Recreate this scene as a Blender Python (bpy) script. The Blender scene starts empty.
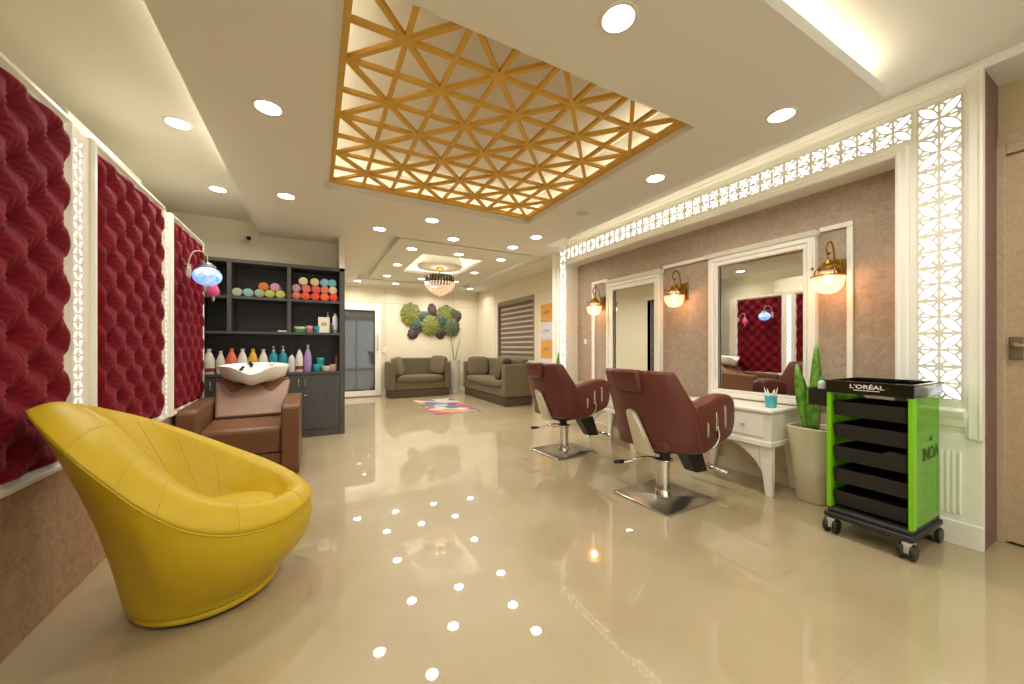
import bpy, math, random
from mathutils import Vector, Matrix
from mathutils.geometry import tessellate_polygon
random.seed(7)
PI = math.pi
scene = bpy.context.scene
COL = scene.collection

# ------------------------------------------------------------------ helpers
def lin(c):
    return c / 12.92 if c <= 0.04045 else ((c + 0.055) / 1.055) ** 2.4
def rgb(h):
    return tuple(lin(int(h[i:i + 2], 16) / 255) for i in (0, 2, 4)) + (1.0,)

class MB:
    def __init__(s, M=None):
        s.v = []; s.f = []; s.M = M
    def add(s, vs, fs, M=None):
        o = len(s.v)
        for p in vs:
            p = Vector(p)
            if M is not None: p = M @ p
            s.v.append(tuple(p))
        s.f += [tuple(i + o for i in f) for f in fs]
        return s
    def box(s, x0, x1, y0, y1, z0, z1, M=None):
        vs = [(x0, y0, z0), (x1, y0, z0), (x1, y1, z0), (x0, y1, z0), (x0, y0, z1), (x1, y0, z1), (x1, y1, z1), (x0, y1, z1)]
        fs = [(0, 3, 2, 1), (4, 5, 6, 7), (0, 1, 5, 4), (1, 2, 6, 5), (2, 3, 7, 6), (3, 0, 4, 7)]
        return s.add(vs, fs, M)
    def prism(s, poly, axis, a0, a1, M=None):
        n = len(poly)
        def pt(p, a):
            return (a, p[0], p[1]) if axis == 'x' else (p[0], a, p[1]) if axis == 'y' else (p[0], p[1], a)
        vs = [pt(p, a0) for p in poly] + [pt(p, a1) for p in poly]
        fs = [tuple(range(n)), tuple(range(2 * n - 1, n - 1, -1))]
        fs += [(i, i + n, (i + 1) % n + n, (i + 1) % n) for i in range(n)]
        return s.add(vs, fs, M)
    def loft(s, rings, cap0=True, cap1=True, closed=True, M=None):
        n = len(rings[0]); vs = [p for r in rings for p in r]; fs = []
        for k in range(len(rings) - 1):
            for i in range(n if closed else n - 1):
                j = (i + 1) % n
                fs.append((k * n + i, k * n + j, (k + 1) * n + j, (k + 1) * n + i))
        if cap0: fs.append(tuple(range(n - 1, -1, -1)))
        if cap1: fs.append(tuple((len(rings) - 1) * n + i for i in range(n)))
        return s.add(vs, fs, M)
    def lathe(s, prof, n=24, c=(0, 0, 0), M=None, sx=1, sy=1):
        rings = [[(c[0] + r * sx * math.cos(2 * PI * i / n), c[1] + r * sy * math.sin(2 * PI * i / n), c[2] + z) for i in range(n)] for r, z in prof]
        return s.loft(rings, True, True, True, M)
    def cyl(s, c, r, z0, z1, n=24, r2=None, M=None):
        return s.lathe([(r, z0), (r2 if r2 is not None else r, z1)], n, c, M)
    def tube(s, pts, r, n=8, closed=False, M=None, flat=1.0):
        pts = [Vector(p) for p in pts]; m = len(pts)
        rr = r if isinstance(r, (list, tuple)) else [r] * m
        rings = []; up = None
        for i, p in enumerate(pts):
            a = pts[(i - 1) % m] if closed or i > 0 else pts[i]
            b = pts[(i + 1) % m] if closed or i < m - 1 else pts[i]
            t = (b - a)
            if t.length < 1e-9: t = Vector((0, 0, 1))
            t.normalize()
            if up is None:
                up = Vector((0, 0, 1)) if abs(t.z) < .9 else Vector((1, 0, 0))
            x = up - t * up.dot(t)
            if x.length < 1e-6: x = t.orthogonal()
            x.normalize(); y = t.cross(x); up = x
            rings.append([tuple(p + x * (rr[i] * math.cos(2 * PI * k / n)) + y * (rr[i] * flat * math.sin(2 * PI * k / n))) for k in range(n)])
        if closed:
            rings.append(rings[0]); return s.loft(rings, False, False, True, M)
        return s.loft(rings, True, True, True, M)
    def sell(s, c, sx, sy, sz, e1=.4, e2=.4, n=24, m=12, M=None):
        sg = lambda v, e: math.copysign(abs(v) ** e, v)
        rings = []
        for j in range(m + 1):
            a = -PI / 2 + PI * j / m
            if j in (0, m): a *= .985
            ca, sa = sg(math.cos(a), e1), sg(math.sin(a), e1)
            rings.append([(c[0] + sx * ca * sg(math.cos(2 * PI * i / n), e2), c[1] + sy * ca * sg(math.sin(2 * PI * i / n), e2), c[2] + sz * sa) for i in range(n)])
        return s.loft(rings, True, True, True, M)
    def sphere(s, c, r, n=16, m=10, M=None):
        return s.sell(c, r, r, r, 1, 1, n, m, M)

def mitre(mb, X, y0, y1, z0, z1, prof, M=None):
    """picture-frame moulding in the plane x = X, sticking out towards -x (prof = (inset, depth) pairs, outside to inside)"""
    rings = []
    for y, z, sy, sz in ((y0, z0, 1, 1), (y1, z0, -1, 1), (y1, z1, -1, -1), (y0, z1, 1, -1)):
        rings.append([(X - d, y + sy * q, z + sz * q) for q, d in prof])
    rings.append(rings[0])
    return mb.loft(rings, False, False, True, M)
def obj(name, mb, mat, parent=None, bevel=0, seg=2, smooth=False, auto=None):
    me = bpy.data.meshes.new(name)
    me.from_pydata(mb.v, [], mb.f); me.update()
    o = bpy.data.objects.new(name, me); COL.objects.link(o)
    me.materials.append(mat)
    if smooth or auto:
        me.polygons.foreach_set('use_smooth', [True] * len(me.polygons))
        if auto:
            me.set_sharp_from_angle(angle=math.radians(auto))
    if bevel:
        m = o.modifiers.new('bevel', 'BEVEL'); m.width = bevel; m.segments = seg; m.limit_method = 'ANGLE'; m.angle_limit = math.radians(35)
        if not smooth and not auto:
            me.polygons.foreach_set('use_smooth', [True] * len(me.polygons)); me.set_sharp_from_angle(angle=math.radians(30))
            m.harden_normals = False
    if parent is not None: o.parent = parent
    return o
def tag(o, label=None, cat=None, group=None, kind=None):
    if label: o['label'] = label
    if cat: o['category'] = cat
    if group: o['group'] = group
    if kind: o['kind'] = kind
    return o
def thing(name, label, cat, loc=(0, 0, 0), rz=0, group=None):
    o = bpy.data.objects.new(name, None); COL.objects.link(o)
    o.empty_display_size = .05
    o.location = loc; o.rotation_euler = (0, 0, rz)
    return tag(o, label, cat, group)
def struct(name, mb, mat, parent=None, **k):
    o = obj(name, mb, mat, parent, **k)
    if parent is None: o['kind'] = 'structure'
    return o
def dup(root, loc, rz=0, label=None, group=None):
    def cp(o, par):
        c = o.copy(); COL.objects.link(c); c.parent = par
        for ch in list(o.children): cp(ch, c)
        return c
    r = cp(root, None); r.location = loc; r.rotation_euler = (0, 0, rz)
    if label: r['label'] = label
    if group: r['group'] = group
    return r
def text(name, s, size, M, mat, parent, depth=.0008, bold=0, xs=1):
    cu = bpy.data.curves.new('tmp', 'FONT'); cu.body = s; cu.size = size; cu.extrude = depth; cu.align_x = 'CENTER'; cu.align_y = 'CENTER'; cu.offset = bold; cu.resolution_u = 3
    t = bpy.data.objects.new('tmp', cu); COL.objects.link(t)
    dg = bpy.context.evaluated_depsgraph_get(); me = bpy.data.meshes.new_from_object(t.evaluated_get(dg))
    bpy.data.objects.remove(t); bpy.data.curves.remove(cu)
    me.transform(M @ Matrix.Diagonal((xs, 1, 1, 1)))
    me.name = name; me.materials.clear(); me.materials.append(mat)
    o = bpy.data.objects.new(name, me); COL.objects.link(o); o.parent = parent
    return o
def catmull(P, t):
    i = int(math.floor(t)); f = t - i; n = len(P)
    p0, p1, p2, p3 = (Vector(P[(i + k) % n]) for k in (-1, 0, 1, 2))
    return .5 * ((2 * p1) + (-p0 + p2) * f + (2 * p0 - 5 * p1 + 4 * p2 - p3) * f * f + (-p0 + 3 * p1 - 3 * p2 + p3) * f ** 3)
def copen(P, t):
    n = len(P); i = min(int(math.floor(t)), n - 2); f = t - i
    g = lambda k: Vector(P[max(0, min(n - 1, k))])
    p0, p1, p2, p3 = g(i - 1), g(i), g(i + 1), g(i + 2)
    return .5 * ((2 * p1) + (-p0 + p2) * f + (2 * p0 - 5 * p1 + 4 * p2 - p3) * f * f + (-p0 + 3 * p1 - 3 * p2 + p3) * f ** 3)
def smoothpath(P, k=6):
    n = len(P); return [tuple(copen(P, i / k)) for i in range((n - 1) * k + 1)]
def rrect(w, h, r, n=5):
    out = []
    for cx, cy, a0 in ((w / 2 - r, h / 2 - r, 0), (-w / 2 + r, h / 2 - r, PI / 2), (-w / 2 + r, -h / 2 + r, PI), (w / 2 - r, -h / 2 + r, 1.5 * PI)):
        for i in range(n + 1):
            a = a0 + PI / 2 * i / n; out.append((cx + r * math.cos(a), cy + r * math.sin(a)))
    return out

# ------------------------------------------------------------------ materials
def mat(name, col, rough=.5, metal=0, spec=.5, coat=0, sheen=0, trans=0, emit=None, estr=0, alpha=1, ior=1.45, nz=None, bump=None, coat_r=.03, sheen_r=.4, sss=0):
    """nz=(second colour, scale, detail, contrast) mottles the base colour; bump=(scale, strength)"""
    m = bpy.data.materials.new(name); m.use_nodes = True; nt = m.node_tree; b = nt.nodes['Principled BSDF']
    col = rgb(col) if isinstance(col, str) else col
    b.inputs['Base Color'].default_value = col; b.inputs['Roughness'].default_value = rough; b.inputs['Metallic'].default_value = metal
    b.inputs['Specular IOR Level'].default_value = spec; b.inputs['Coat Weight'].default_value = coat; b.inputs['Coat Roughness'].default_value = coat_r
    b.inputs['Sheen Weight'].default_value = sheen; b.inputs['Sheen Roughness'].default_value = sheen_r
    b.inputs['Transmission Weight'].default_value = trans; b.inputs['Alpha'].default_value = alpha; b.inputs['IOR'].default_value = ior
    if emit: b.inputs['Emission Color'].default_value = rgb(emit); b.inputs['Emission Strength'].default_value = estr
    tc = nt.nodes.new('ShaderNodeTexCoord')
    if nz:
        c2, sc, det, con = nz
        n = nt.nodes.new('ShaderNodeTexNoise'); n.inputs['Scale'].default_value = sc; n.inputs['Detail'].default_value = det; n.inputs['Roughness'].default_value = .65
        r = nt.nodes.new('ShaderNodeValToRGB'); r.color_ramp.elements[0].position = .5 - con; r.color_ramp.elements[1].position = .5 + con
        r.color_ramp.elements[0].color = col; r.color_ramp.elements[1].color = rgb(c2)
        nt.links.new(tc.outputs['Object'], n.inputs['Vector']); nt.links.new(n.outputs['Fac'], r.inputs['Fac']); nt.links.new(r.outputs['Color'], b.inputs['Base Color'])
    if bump:
        n = nt.nodes.new('ShaderNodeTexNoise'); n.inputs['Scale'].default_value = bump[0]; n.inputs['Detail'].default_value = 4
        u = nt.nodes.new('ShaderNodeBump'); u.inputs['Strength'].default_value = bump[1]; u.inputs['Distance'].default_value = .004
        nt.links.new(tc.outputs['Object'], n.inputs['Vector']); nt.links.new(n.outputs['Fac'], u.inputs['Height']); nt.links.new(u.outputs['Normal'], b.inputs['Normal'])
    return m
def emission(name, col, s):
    m = bpy.data.materials.new(name); m.use_nodes = True; nt = m.node_tree; nt.nodes.clear()
    e = nt.nodes.new('ShaderNodeEmission'); e.inputs[0].default_value = rgb(col); e.inputs[1].default_value = s
    o = nt.nodes.new('ShaderNodeOutputMaterial'); nt.links.new(e.outputs[0], o.inputs[0]); return m
def clear(name, col, alpha_t=.5, rough=.05, tint=None, emit=None, es=0):
    """thin see-through plastic or glass: part transparent, part glossy/diffuse"""
    m = bpy.data.materials.new(name); m.use_nodes = True; nt = m.node_tree; b = nt.nodes['Principled BSDF']; out = nt.nodes['Material Output']
    b.inputs['Base Color'].default_value = rgb(col); b.inputs['Roughness'].default_value = rough
    if emit: b.inputs['Emission Color'].default_value = rgb(emit); b.inputs['Emission Strength'].default_value = es
    t = nt.nodes.new('ShaderNodeBsdfTransparent'); t.inputs[0].default_value = rgb(tint or col)
    mx = nt.nodes.new('ShaderNodeMixShader'); mx.inputs[0].default_value = 1 - alpha_t
    nt.links.new(t.outputs[0], mx.inputs[1]); nt.links.new(b.outputs[0], mx.inputs[2]); nt.links.new(mx.outputs[0], out.inputs[0]); return m

def wallpaper(name, dark, mid, light):
    m = bpy.data.materials.new(name); m.use_nodes = True; nt = m.node_tree; b = nt.nodes['Principled BSDF']; b.inputs['Roughness'].default_value = .62
    b.inputs['Specular IOR Level'].default_value = .35
    tc = nt.nodes.new('ShaderNodeTexCoord')
    n1 = nt.nodes.new('ShaderNodeTexNoise'); n1.inputs['Scale'].default_value = 22; n1.inputs['Detail'].default_value = 8; n1.inputs['Roughness'].default_value = .75; n1.inputs['Distortion'].default_value = 1.2
    n2 = nt.nodes.new('ShaderNodeTexVoronoi'); n2.feature = 'DISTANCE_TO_EDGE'; n2.inputs['Scale'].default_value = 70
    r = nt.nodes.new('ShaderNodeValToRGB'); e = r.color_ramp.elements; e[0].position = .32; e[0].color = rgb(dark); e[1].position = .68; e[1].color = rgb(light); x = e.new(.5); x.color = rgb(mid)
    mx = nt.nodes.new('ShaderNodeMix'); mx.data_type = 'RGBA'; mx.blend_type = 'MULTIPLY'; mx.inputs[0].default_value = .25
    r2 = nt.nodes.new('ShaderNodeValToRGB'); r2.color_ramp.elements[1].position = .25; r2.color_ramp.elements[0].color = (.55, .5, .5, 1)
    bp = nt.nodes.new('ShaderNodeBump'); bp.inputs['Strength'].default_value = .35; bp.inputs['Distance'].default_value = .003
    L = nt.links.new
    L(tc.outputs['Object'], n1.inputs['Vector']); L(tc.outputs['Object'], n2.inputs['Vector']); L(n1.outputs['Fac'], r.inputs['Fac']); L(n2.outputs['Distance'], r2.inputs['Fac'])
    L(r.outputs['Color'], mx.inputs[6]); L(r2.outputs['Color'], mx.inputs[7]); L(mx.outputs[2], b.inputs['Base Color']); L(n1.outputs['Fac'], bp.inputs['Height']); L(bp.outputs['Normal'], b.inputs['Normal'])
    return m

def floor_mat():
    m = bpy.data.materials.new('polished_tile'); m.use_nodes = True; nt = m.node_tree; b = nt.nodes['Principled BSDF']; L = nt.links.new
    tc = nt.nodes.new('ShaderNodeTexCoord'); mp = nt.nodes.new('ShaderNodeMapping'); mp.inputs['Location'].default_value = (.24, -.56, 0)
    L(tc.outputs['Object'], mp.inputs['Vector'])
    br = nt.nodes.new('ShaderNodeTexBrick'); br.offset = 0; br.inputs['Scale'].default_value = 1; br.inputs['Brick Width'].default_value = .61; br.inputs['Row Height'].default_value = .575
    br.inputs['Mortar Size'].default_value = .0009; br.inputs['Mortar Smooth'].default_value = .1
    br.inputs['Color1'].default_value = rgb('aa9b7b'); br.inputs['Color2'].default_value = rgb('ad9e7f'); br.inputs['Mortar'].default_value = rgb('9c8d70')
    n = nt.nodes.new('ShaderNodeTexNoise'); n.inputs['Scale'].default_value = 2.2; n.inputs['Detail'].default_value = 5
    r = nt.nodes.new('ShaderNodeValToRGB'); r.color_ramp.elements[0].position = .35; r.color_ramp.elements[0].color = rgb('f3ede4'); r.color_ramp.elements[1].position = .65; r.color_ramp.elements[1].color = (1, 1, 1, 1)
    mx = nt.nodes.new('ShaderNodeMix'); mx.data_type = 'RGBA'; mx.blend_type = 'MULTIPLY'; mx.inputs[0].default_value = .8
    L(mp.outputs['Vector'], br.inputs['Vector']); L(tc.outputs['Object'], n.inputs['Vector']); L(n.outputs['Fac'], r.inputs['Fac'])
    L(br.outputs['Color'], mx.inputs[6]); L(r.outputs['Color'], mx.inputs[7]); L(mx.outputs[2], b.inputs['Base Color'])
    b.inputs['Roughness'].default_value = .35; b.inputs['Specular IOR Level'].default_value = .3
    b.inputs['Coat Weight'].default_value = .9; b.inputs['Coat Roughness'].default_value = .018; b.inputs['Coat IOR'].default_value = 1.68
    return m

def wood(name, a, bcol, sc=1):
    m = bpy.data.materials.new(name); m.use_nodes = True; nt = m.node_tree; b = nt.nodes['Principled BSDF']; L = nt.links.new
    tc = nt.nodes.new('ShaderNodeTexCoord'); mp = nt.nodes.new('ShaderNodeMapping'); mp.inputs['Scale'].default_value = (60 * sc, 60 * sc, 3 * sc)
    n = nt.nodes.new('ShaderNodeTexNoise'); n.inputs['Scale'].default_value = 1; n.inputs['Detail'].default_value = 6
    r = nt.nodes.new('ShaderNodeValToRGB'); r.color_ramp.elements[0].position = .3; r.color_ramp.elements[0].color = rgb(a); r.color_ramp.elements[1].position = .7; r.color_ramp.elements[1].color = rgb(bcol)
    L(tc.outputs['Object'], mp.inputs['Vector']); L(mp.outputs['Vector'], n.inputs['Vector']); L(n.outputs['Fac'], r.inputs['Fac']); L(r.outputs['Color'], b.inputs['Base Color']); b.inputs['Roughness'].default_value = .5
    return m

def velvet():
    m = mat('red_velvet', '600b18', .7, sheen=.3, spec=.12, nz=('72101e', 9, 4, .2), bump=(60, .25))
    b = m.node_tree.nodes['Principled BSDF']; b.inputs['Sheen Tint'].default_value = (1, .25, .3, 1)
    return m
def rug_mat():
    m = bpy.data.materials.new('patchwork_rug'); m.use_nodes = True; nt = m.node_tree; b = nt.nodes['Principled BSDF']; L = nt.links.new; b.inputs['Roughness'].default_value = .95
    tc = nt.nodes.new('ShaderNodeTexCoord'); v = nt.nodes.new('ShaderNodeTexVoronoi'); v.inputs['Scale'].default_value = 3.0; v.distance = 'MANHATTAN'
    r = nt.nodes.new('ShaderNodeValToRGB'); r.color_ramp.interpolation = 'CONSTANT'; e = r.color_ramp.elements
    cs = ['a45864', '5a626c', 'b0a498', '62506a', 'b07a60', '869a98', '90505e', 'bcac8c']
    e[0].position = 0; e[0].color = rgb(cs[0]); e[1].position = .14; e[1].color = rgb(cs[1])
    for i in range(2, 8): x = e.new(.14 * i if i < 7 else .9); x.color = rgb(cs[i])
    sp = nt.nodes.new('ShaderNodeSeparateColor'); L(tc.outputs['Object'], v.inputs['Vector']); L(v.outputs['Color'], sp.inputs[0]); L(sp.outputs[0], r.inputs['Fac']); L(r.outputs['Color'], b.inputs['Base Color'])
    return m

CREAM = mat('cream_ceiling_paint', 'e0ded4', .75, spec=.2)
CREAMW = mat('cream_wall_paint', 'dfd8c2', .6, spec=.3)
LOUNGEW = mat('cream_panelled_wall', 'dcd2ba', .3, spec=.4)
WHITE = mat('white_lacquer', 'ebe8dc', .3, spec=.5)
JALI = mat('ivory_lattice_board', 'dcd8c8', .45)
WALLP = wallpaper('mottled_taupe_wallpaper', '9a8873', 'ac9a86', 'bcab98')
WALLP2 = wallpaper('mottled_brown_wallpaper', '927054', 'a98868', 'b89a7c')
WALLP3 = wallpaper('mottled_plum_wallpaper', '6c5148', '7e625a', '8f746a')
DOORP = wallpaper('beige_laminate', 'b8a081', 'c0a889', 'c8b192')
FLOOR = floor_mat()
BASKIRT = mat('beige_skirting_tile', 'c4b291', .3)
VELV = velvet()
YEL = mat('yellow_leather', 'c2a420', .45, spec=.35, nz=('b99b18', 3, 3, .25), bump=(160, .12))
YELT = mat('yellow_seam', 'c0a22a', .5)
BURG = mat('burgundy_leather', '653128', .38, spec=.5, nz=('592a23', 5, 4, .25), bump=(120, .1))
BURGD = mat('burgundy_seam', '45201a', .5)
TAN = mat('tan_leather', '734e33', .42, nz=('67442b', 6, 4, .3), bump=(120, .12))
TAUPE = mat('worn_taupe_leather', '9a7a64', .5, nz=('8b6c58', 12, 5, .3), bump=(120, .12))
SOFA = mat('olive_brown_fabric', '6a5f49', .9, spec=.2, sheen=.1, nz=('5f5541', 40, 4, .3), bump=(260, .2))
SOFAB = mat('dark_brown_plinth', '463a2a', .6)
CHROME = mat('chrome', 'dcd8d0', .12, metal=1)
BRUSH = mat('brushed_steel', 'b8b2a6', .28, metal=1)
SATIN = mat('satin_silver_plate', 'cfc8b4', .35, metal=.55)
BRASS = mat('antique_brass', '96742e', .3, metal=1)
GOLDBAR = mat('golden_wood_batten', 'd8ac4e', .5, spec=.3, nz=('cea044', 8, 4, .3))
BLACK = mat('black_plastic', '1c1b1a', .38)
BLACKM = mat('matt_black_plastic', '2a2826', .6)
BLACKG = mat('gloss_black_plastic', '131212', .15)
DARKW = wood('dark_grey_woodgrain', '3e3c39', '4e4b47')
DARKB = wood('charcoal_backboard', '312f2d', '3a3836')
MIRROR = mat('mirror_glass', 'e8e8e4', .01, metal=1)
GREEN = mat('lime_green_panel', '7ac30c', .3)
GREENC = clear('clear_lime_acrylic', '86cc22', .45, .08, tint='c4f07c')
CLEAR = clear('clear_acrylic', 'ffffff', .88, .03, tint='f6faf6')
CERAM = mat('white_ceramic', 'f0eee6', .12, spec=.6)
PLANTER = mat('ivory_planter', 'd8d0b8', .4)
SOIL = mat('dark_soil', '3a2c20', .9, bump=(80, .5))
LEAF = mat('snake_plant_green', '4f8428', .4, nz=('7eae40', 26, 3, .12))
LEAF2 = mat('pale_plant_stem', '6c7c3a', .5)
TEALG = mat('teal_glass_cup', '4ab0bc', .25, spec=.6)
TISSUE = mat('white_tissue', 'f2f0e8', .8)
PAPER = mat('white_paper', 'd2cdd6', .7)
ORANGE = mat('orange_paper', 'd69a44', .6)
INK = mat('print_ink', '5c4a3c', .7)
LETW = mat('white_lettering', 'eeeeea', .5)
LETD = mat('dark_lettering', '2c3a1c', .5)
BLINDD = mat('blind_fabric_brown', '6e5c4c', .8)
BLINDL = mat('blind_fabric_sheer', 'b9ad9c', .8)
ALU = mat('grey_aluminium_frame', '8a8070', .4, metal=.3)
DARKGL = mat('dark_reflective_glass', '4a4a4c', .06, spec=.9, coat=1)
DFRAME = mat('dark_metal_frame', '3c3834', .4, metal=.4)
WPLAST = mat('white_plastic', 'dedacc', .4)
DISC = emission('lamp_diffuser', 'fffaf0', 14)
LEDM = emission('led_strip', 'fff2d8', 30)
LEDW = emission('led_strip_well', 'fff2d6', 17)
BACKL = emission('lit_back_panel', 'fffdf6', 2.4)
BULB = emission('warm_bulb', 'ffc98a', 22)
GLOBE = clear('ribbed_amber_glass', 'f2d6c0', .45, .15, tint='fff0e6', emit='ffcfae', es=.55)
BLUEG = mat('blue_glass_shade', '5a8ad8', .2, emit='78a6ff', estr=1.1, nz=('e8f0ff', 26, 3, .12))
PINKG = mat('pink_glass_shade', 'b84a68', .25, emit='d85a7a', estr=.25)
CRYST = mat('crystal_bead', 'f0d4c0', .1, spec=.9, coat=1, emit='ffc8a4', estr=.38)
SMOKE = mat('smoked_crystal', '4a4640', .2, metal=.5)

# ------------------------------------------------------------------ camera
cam = bpy.data.cameras.new('camera'); co = bpy.data.objects.new('camera', cam); COL.objects.link(co)
co.location = (0, 0, 1.1); co.rotation_euler = (PI / 2, 0, -math.atan2(197, 368))
cam.sensor_width = 36; cam.lens = 368 / 1024 * 36; cam.shift_y = 5.5 / 1024; cam.clip_start = .02
scene.camera = co

# ------------------------------------------------------------------ room shell
YB = -2.4
struct('floor', MB().box(-1.7, 3.8, YB, 9.0, -.1, 0), FLOOR)
struct('wall_back', MB().box(-1.7, -1.1, YB - .1, YB, 0, 2.9).box(3.3, 3.8, YB - .1, YB, 0, 2.9).box(-1.1, 3.3, YB - .1, YB, 2.5, 2.9), CREAMW)
wf = struct('added_fill_window', MB().box(-1.1, -1.04, YB - .08, YB - .02, 0, 2.5).box(3.24, 3.3, YB - .08, YB - .02, 0, 2.5).box(.38, .44, YB - .08, YB - .02, .06, 2.44).box(1.80, 1.86, YB - .08, YB - .02, .06, 2.44).box(-1.04, 3.24, YB - .08, YB - .02, 0, .06).box(-1.04, 3.24, YB - .08, YB - .02, 2.44, 2.5), ALU)  # unseen glazed front, added so world light softly fills the room
obj('pane', MB().box(-1.04, 3.24, YB - .055, YB - .05, .06, 2.44), CLEAR, wf)
struct('wall_left', MB().box(-1.7, -.966, YB, 4.62, 0, .585), WALLP2)
struct('wall_left', MB().box(-1.7, -.966, YB, 4.62, .586, 2.10).box(-1.7, -1.46, YB, 5.6, 2.10, 2.7).box(-1.7, -1.46, 4.62, 5.6, 0, 2.10), CREAMW)
struct('wall_behind_shelves', MB().box(-1.46, .33, 5.52, 5.62, 0, 2.7), CREAMW)
struct('wall_lounge_left', MB().box(.27, .335, 5.155, 8.9, 2.11, 2.6).box(.27, .33, 5.53, 8.9, 0, 2.11), CREAMW)
fw = MB().box(.2, 3.9, 8.8, 8.9, 0, 2.7)
struct('wall_far', fw, LOUNGEW)
# shallow joints of the far wall panelling
g = MB()
for x in (1.42, 3.05): g.box(x - .004, x + .004, 8.797, 8.801, 0, 2.5)
g.box(.33, 3.7, 8.797, 8.801, 2.11, 2.118)
struct('trim_1', g, mat('panel_joint', 'b5aa92', .6))
# lounge right wall with window opening
struct('wall_lounge_right', MB().box(3.7, 3.85, 4.58, 6.0, 0, 2.6).box(3.7, 3.85, 7.62, 8.9, 0, 2.6).box(3.7, 3.85, 6.0, 7.62, 0, .85).box(3.7, 3.85, 6.0, 7.62, 2.12, 2.6), LOUNGEW)
struct('trim_2', MB().box(3.698, 3.701, 5.9, 5.906, 0, 2.5).box(3.698, 3.701, 7.72, 7.726, 0, 2.5).box(3.698, 3.701, 4.6, 8.8, 2.13, 2.136), bpy.data.materials['panel_joint'])
w = tag(MB() and obj('window_1', MB().box(3.70, 3.84, 6.0, 6.05, .85, 2.12).box(3.70, 3.84, 7.57, 7.62, .85, 2.12).box(3.70, 3.84, 6.05, 7.57, .85, .9).box(3.70, 3.84, 6.05, 7.57, 2.07, 2.12), ALU), kind='structure')
obj('pane', MB().box(3.815, 3.825, 6.05, 7.57, .9, 2.07), DARKGL, w)
# mirror wall
struct('wall_right', MB().box(3.35, 3.5, .75, 4.5, .62, 2.45), WALLP)
struct('wall_right', MB().box(3.345, 3.5, .75, 4.5, 0, .615).box(3.32, 3.35, .75, 4.5, .0, .10), mat('cream_dado_board', 'cdc3ac', .5))
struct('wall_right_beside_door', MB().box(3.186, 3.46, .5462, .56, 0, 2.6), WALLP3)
struct('wall_right', MB().box(3.46, 3.6, YB, .55, 0, 2.6).box(3.46, 3.6, .55, .75, 0, 2.6), mat('tan_wall_paint', 'cdb991', .6))
struct('wall_right', MB().box(3.17, 3.7, 4.58, 4.6, 0, 2.6), LOUNGEW)
# upper ceiling, with the raised well over the grille
o_ = (0.0, 2.2, 1.42, 3.72)
struct('ceiling', MB().box(-1.7, -.03, YB, 5.6, 2.65, 2.72).box(2.23, 3.8, YB, 4.9, 2.65, 2.72).box(-.03, 2.23, YB, 1.40, 2.65, 2.72).box(-.03, 2.23, 3.75, 4.9, 2.65, 2.72)
       .box(-.03, 0, 1.4, 3.75, 2.64, 2.80).box(2.2, 2.23, 1.4, 3.75, 2.64, 2.80).box(0, 2.2, 1.4, 1.42, 2.64, 2.80).box(0, 2.2, 3.72, 3.75, 2.64, 2.80).box(-.03, 2.23, 1.4, 3.75, 2.80, 2.86), CREAM)
# dropped slab
S0, S1 = 2.50, 2.568
slab = MB().box(-.61, .07, .83, 4.26, S0, S1).box(2.13, 2.80, .83, 4.26, S0, S1).box(.07, 2.13, .83, 1.515, S0, S1).box(.07, 2.13, 3.63, 4.26, S0, S1)
slab.box(.0705, .1095, 1.5155, 3.6295, 2.556, 2.60).box(.11, 2.1295, 3.605, 3.6295, 2.556, 2.60)
slab.box(0.0, .07, 1.45, 3.70, 2.569, 2.604).box(2.13, 2.2, 1.45, 3.70, 2.569, 2.604).box(.07, 2.13, 3.63, 3.70, 2.569, 2.604)
slab.box(-.61, .335, 4.26, 5.52, S0, S1).box(.335, 3.75, 4.26, 4.78, S0, S1)
struct('ceiling', slab, CREAM)
struct('ceiling', MB().box(2.8, 3.5, 4.24, 4.26, S0, 2.65).box(3.17, 3.7, YB, .55, 2.60, 2.65).box(3.17, 3.5, .55, 4.26, 2.612, 2.65), CREAM)
# lounge ceiling with dropped tray and light cove
lp = MB().box(.3, 1.25, 4.902, 8.9, 2.60, 2.66).box(2.59, 3.85, 4.902, 8.9, 2.60, 2.66).box(1.25, 2.59, 4.902, 5.30, 2.60, 2.66).box(1.25, 2.59, 7.17, 8.9, 2.60, 2.66)
lp.box(1.25, 1.27, 5.3, 7.17, 2.59, 2.74).box(2.57, 2.59, 5.3, 7.17, 2.59, 2.74).box(1.27, 2.57, 5.3, 5.32, 2.59, 2.74).box(1.27, 2.57, 7.15, 7.17, 2.59, 2.74).box(1.25, 2.59, 5.3, 7.17, 2.74, 2.78)
struct('ceiling', lp, CREAM)
ty = MB().box(.96, 1.42, 4.85, 7.95, S0, 2.545).box(2.42, 2.95, 4.85, 7.95, S0, 2.545).box(1.42, 2.42, 4.85, 5.47, S0, 2.545).box(1.42, 2.42, 7.0, 7.95, S0, 2.545)
struct('ceiling', ty, CREAM)
struct('ceiling', MB().box(.335, .74, 4.78, 8.8, S0, 2.6).box(3.2, 3.7, 4.78, 8.8, S0, 2.6).box(.74, 3.2, 8.08, 8.8, S0, 2.6).box(.335, 3.7, 8.77, 8.8, 2.47, 2.5), CREAM)
tag(obj('ceiling_rose', MB().lathe([(.375, 2.49), (.385, 2.50), (.385, 2.53), (.36, 2.60), (.35, 2.739)], 48, (1.92, 6.25, 0)), CREAM, auto=40), 'round drum-shaped plaster medallion in the light cove above the chandelier', 'ceiling medallion')

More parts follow.
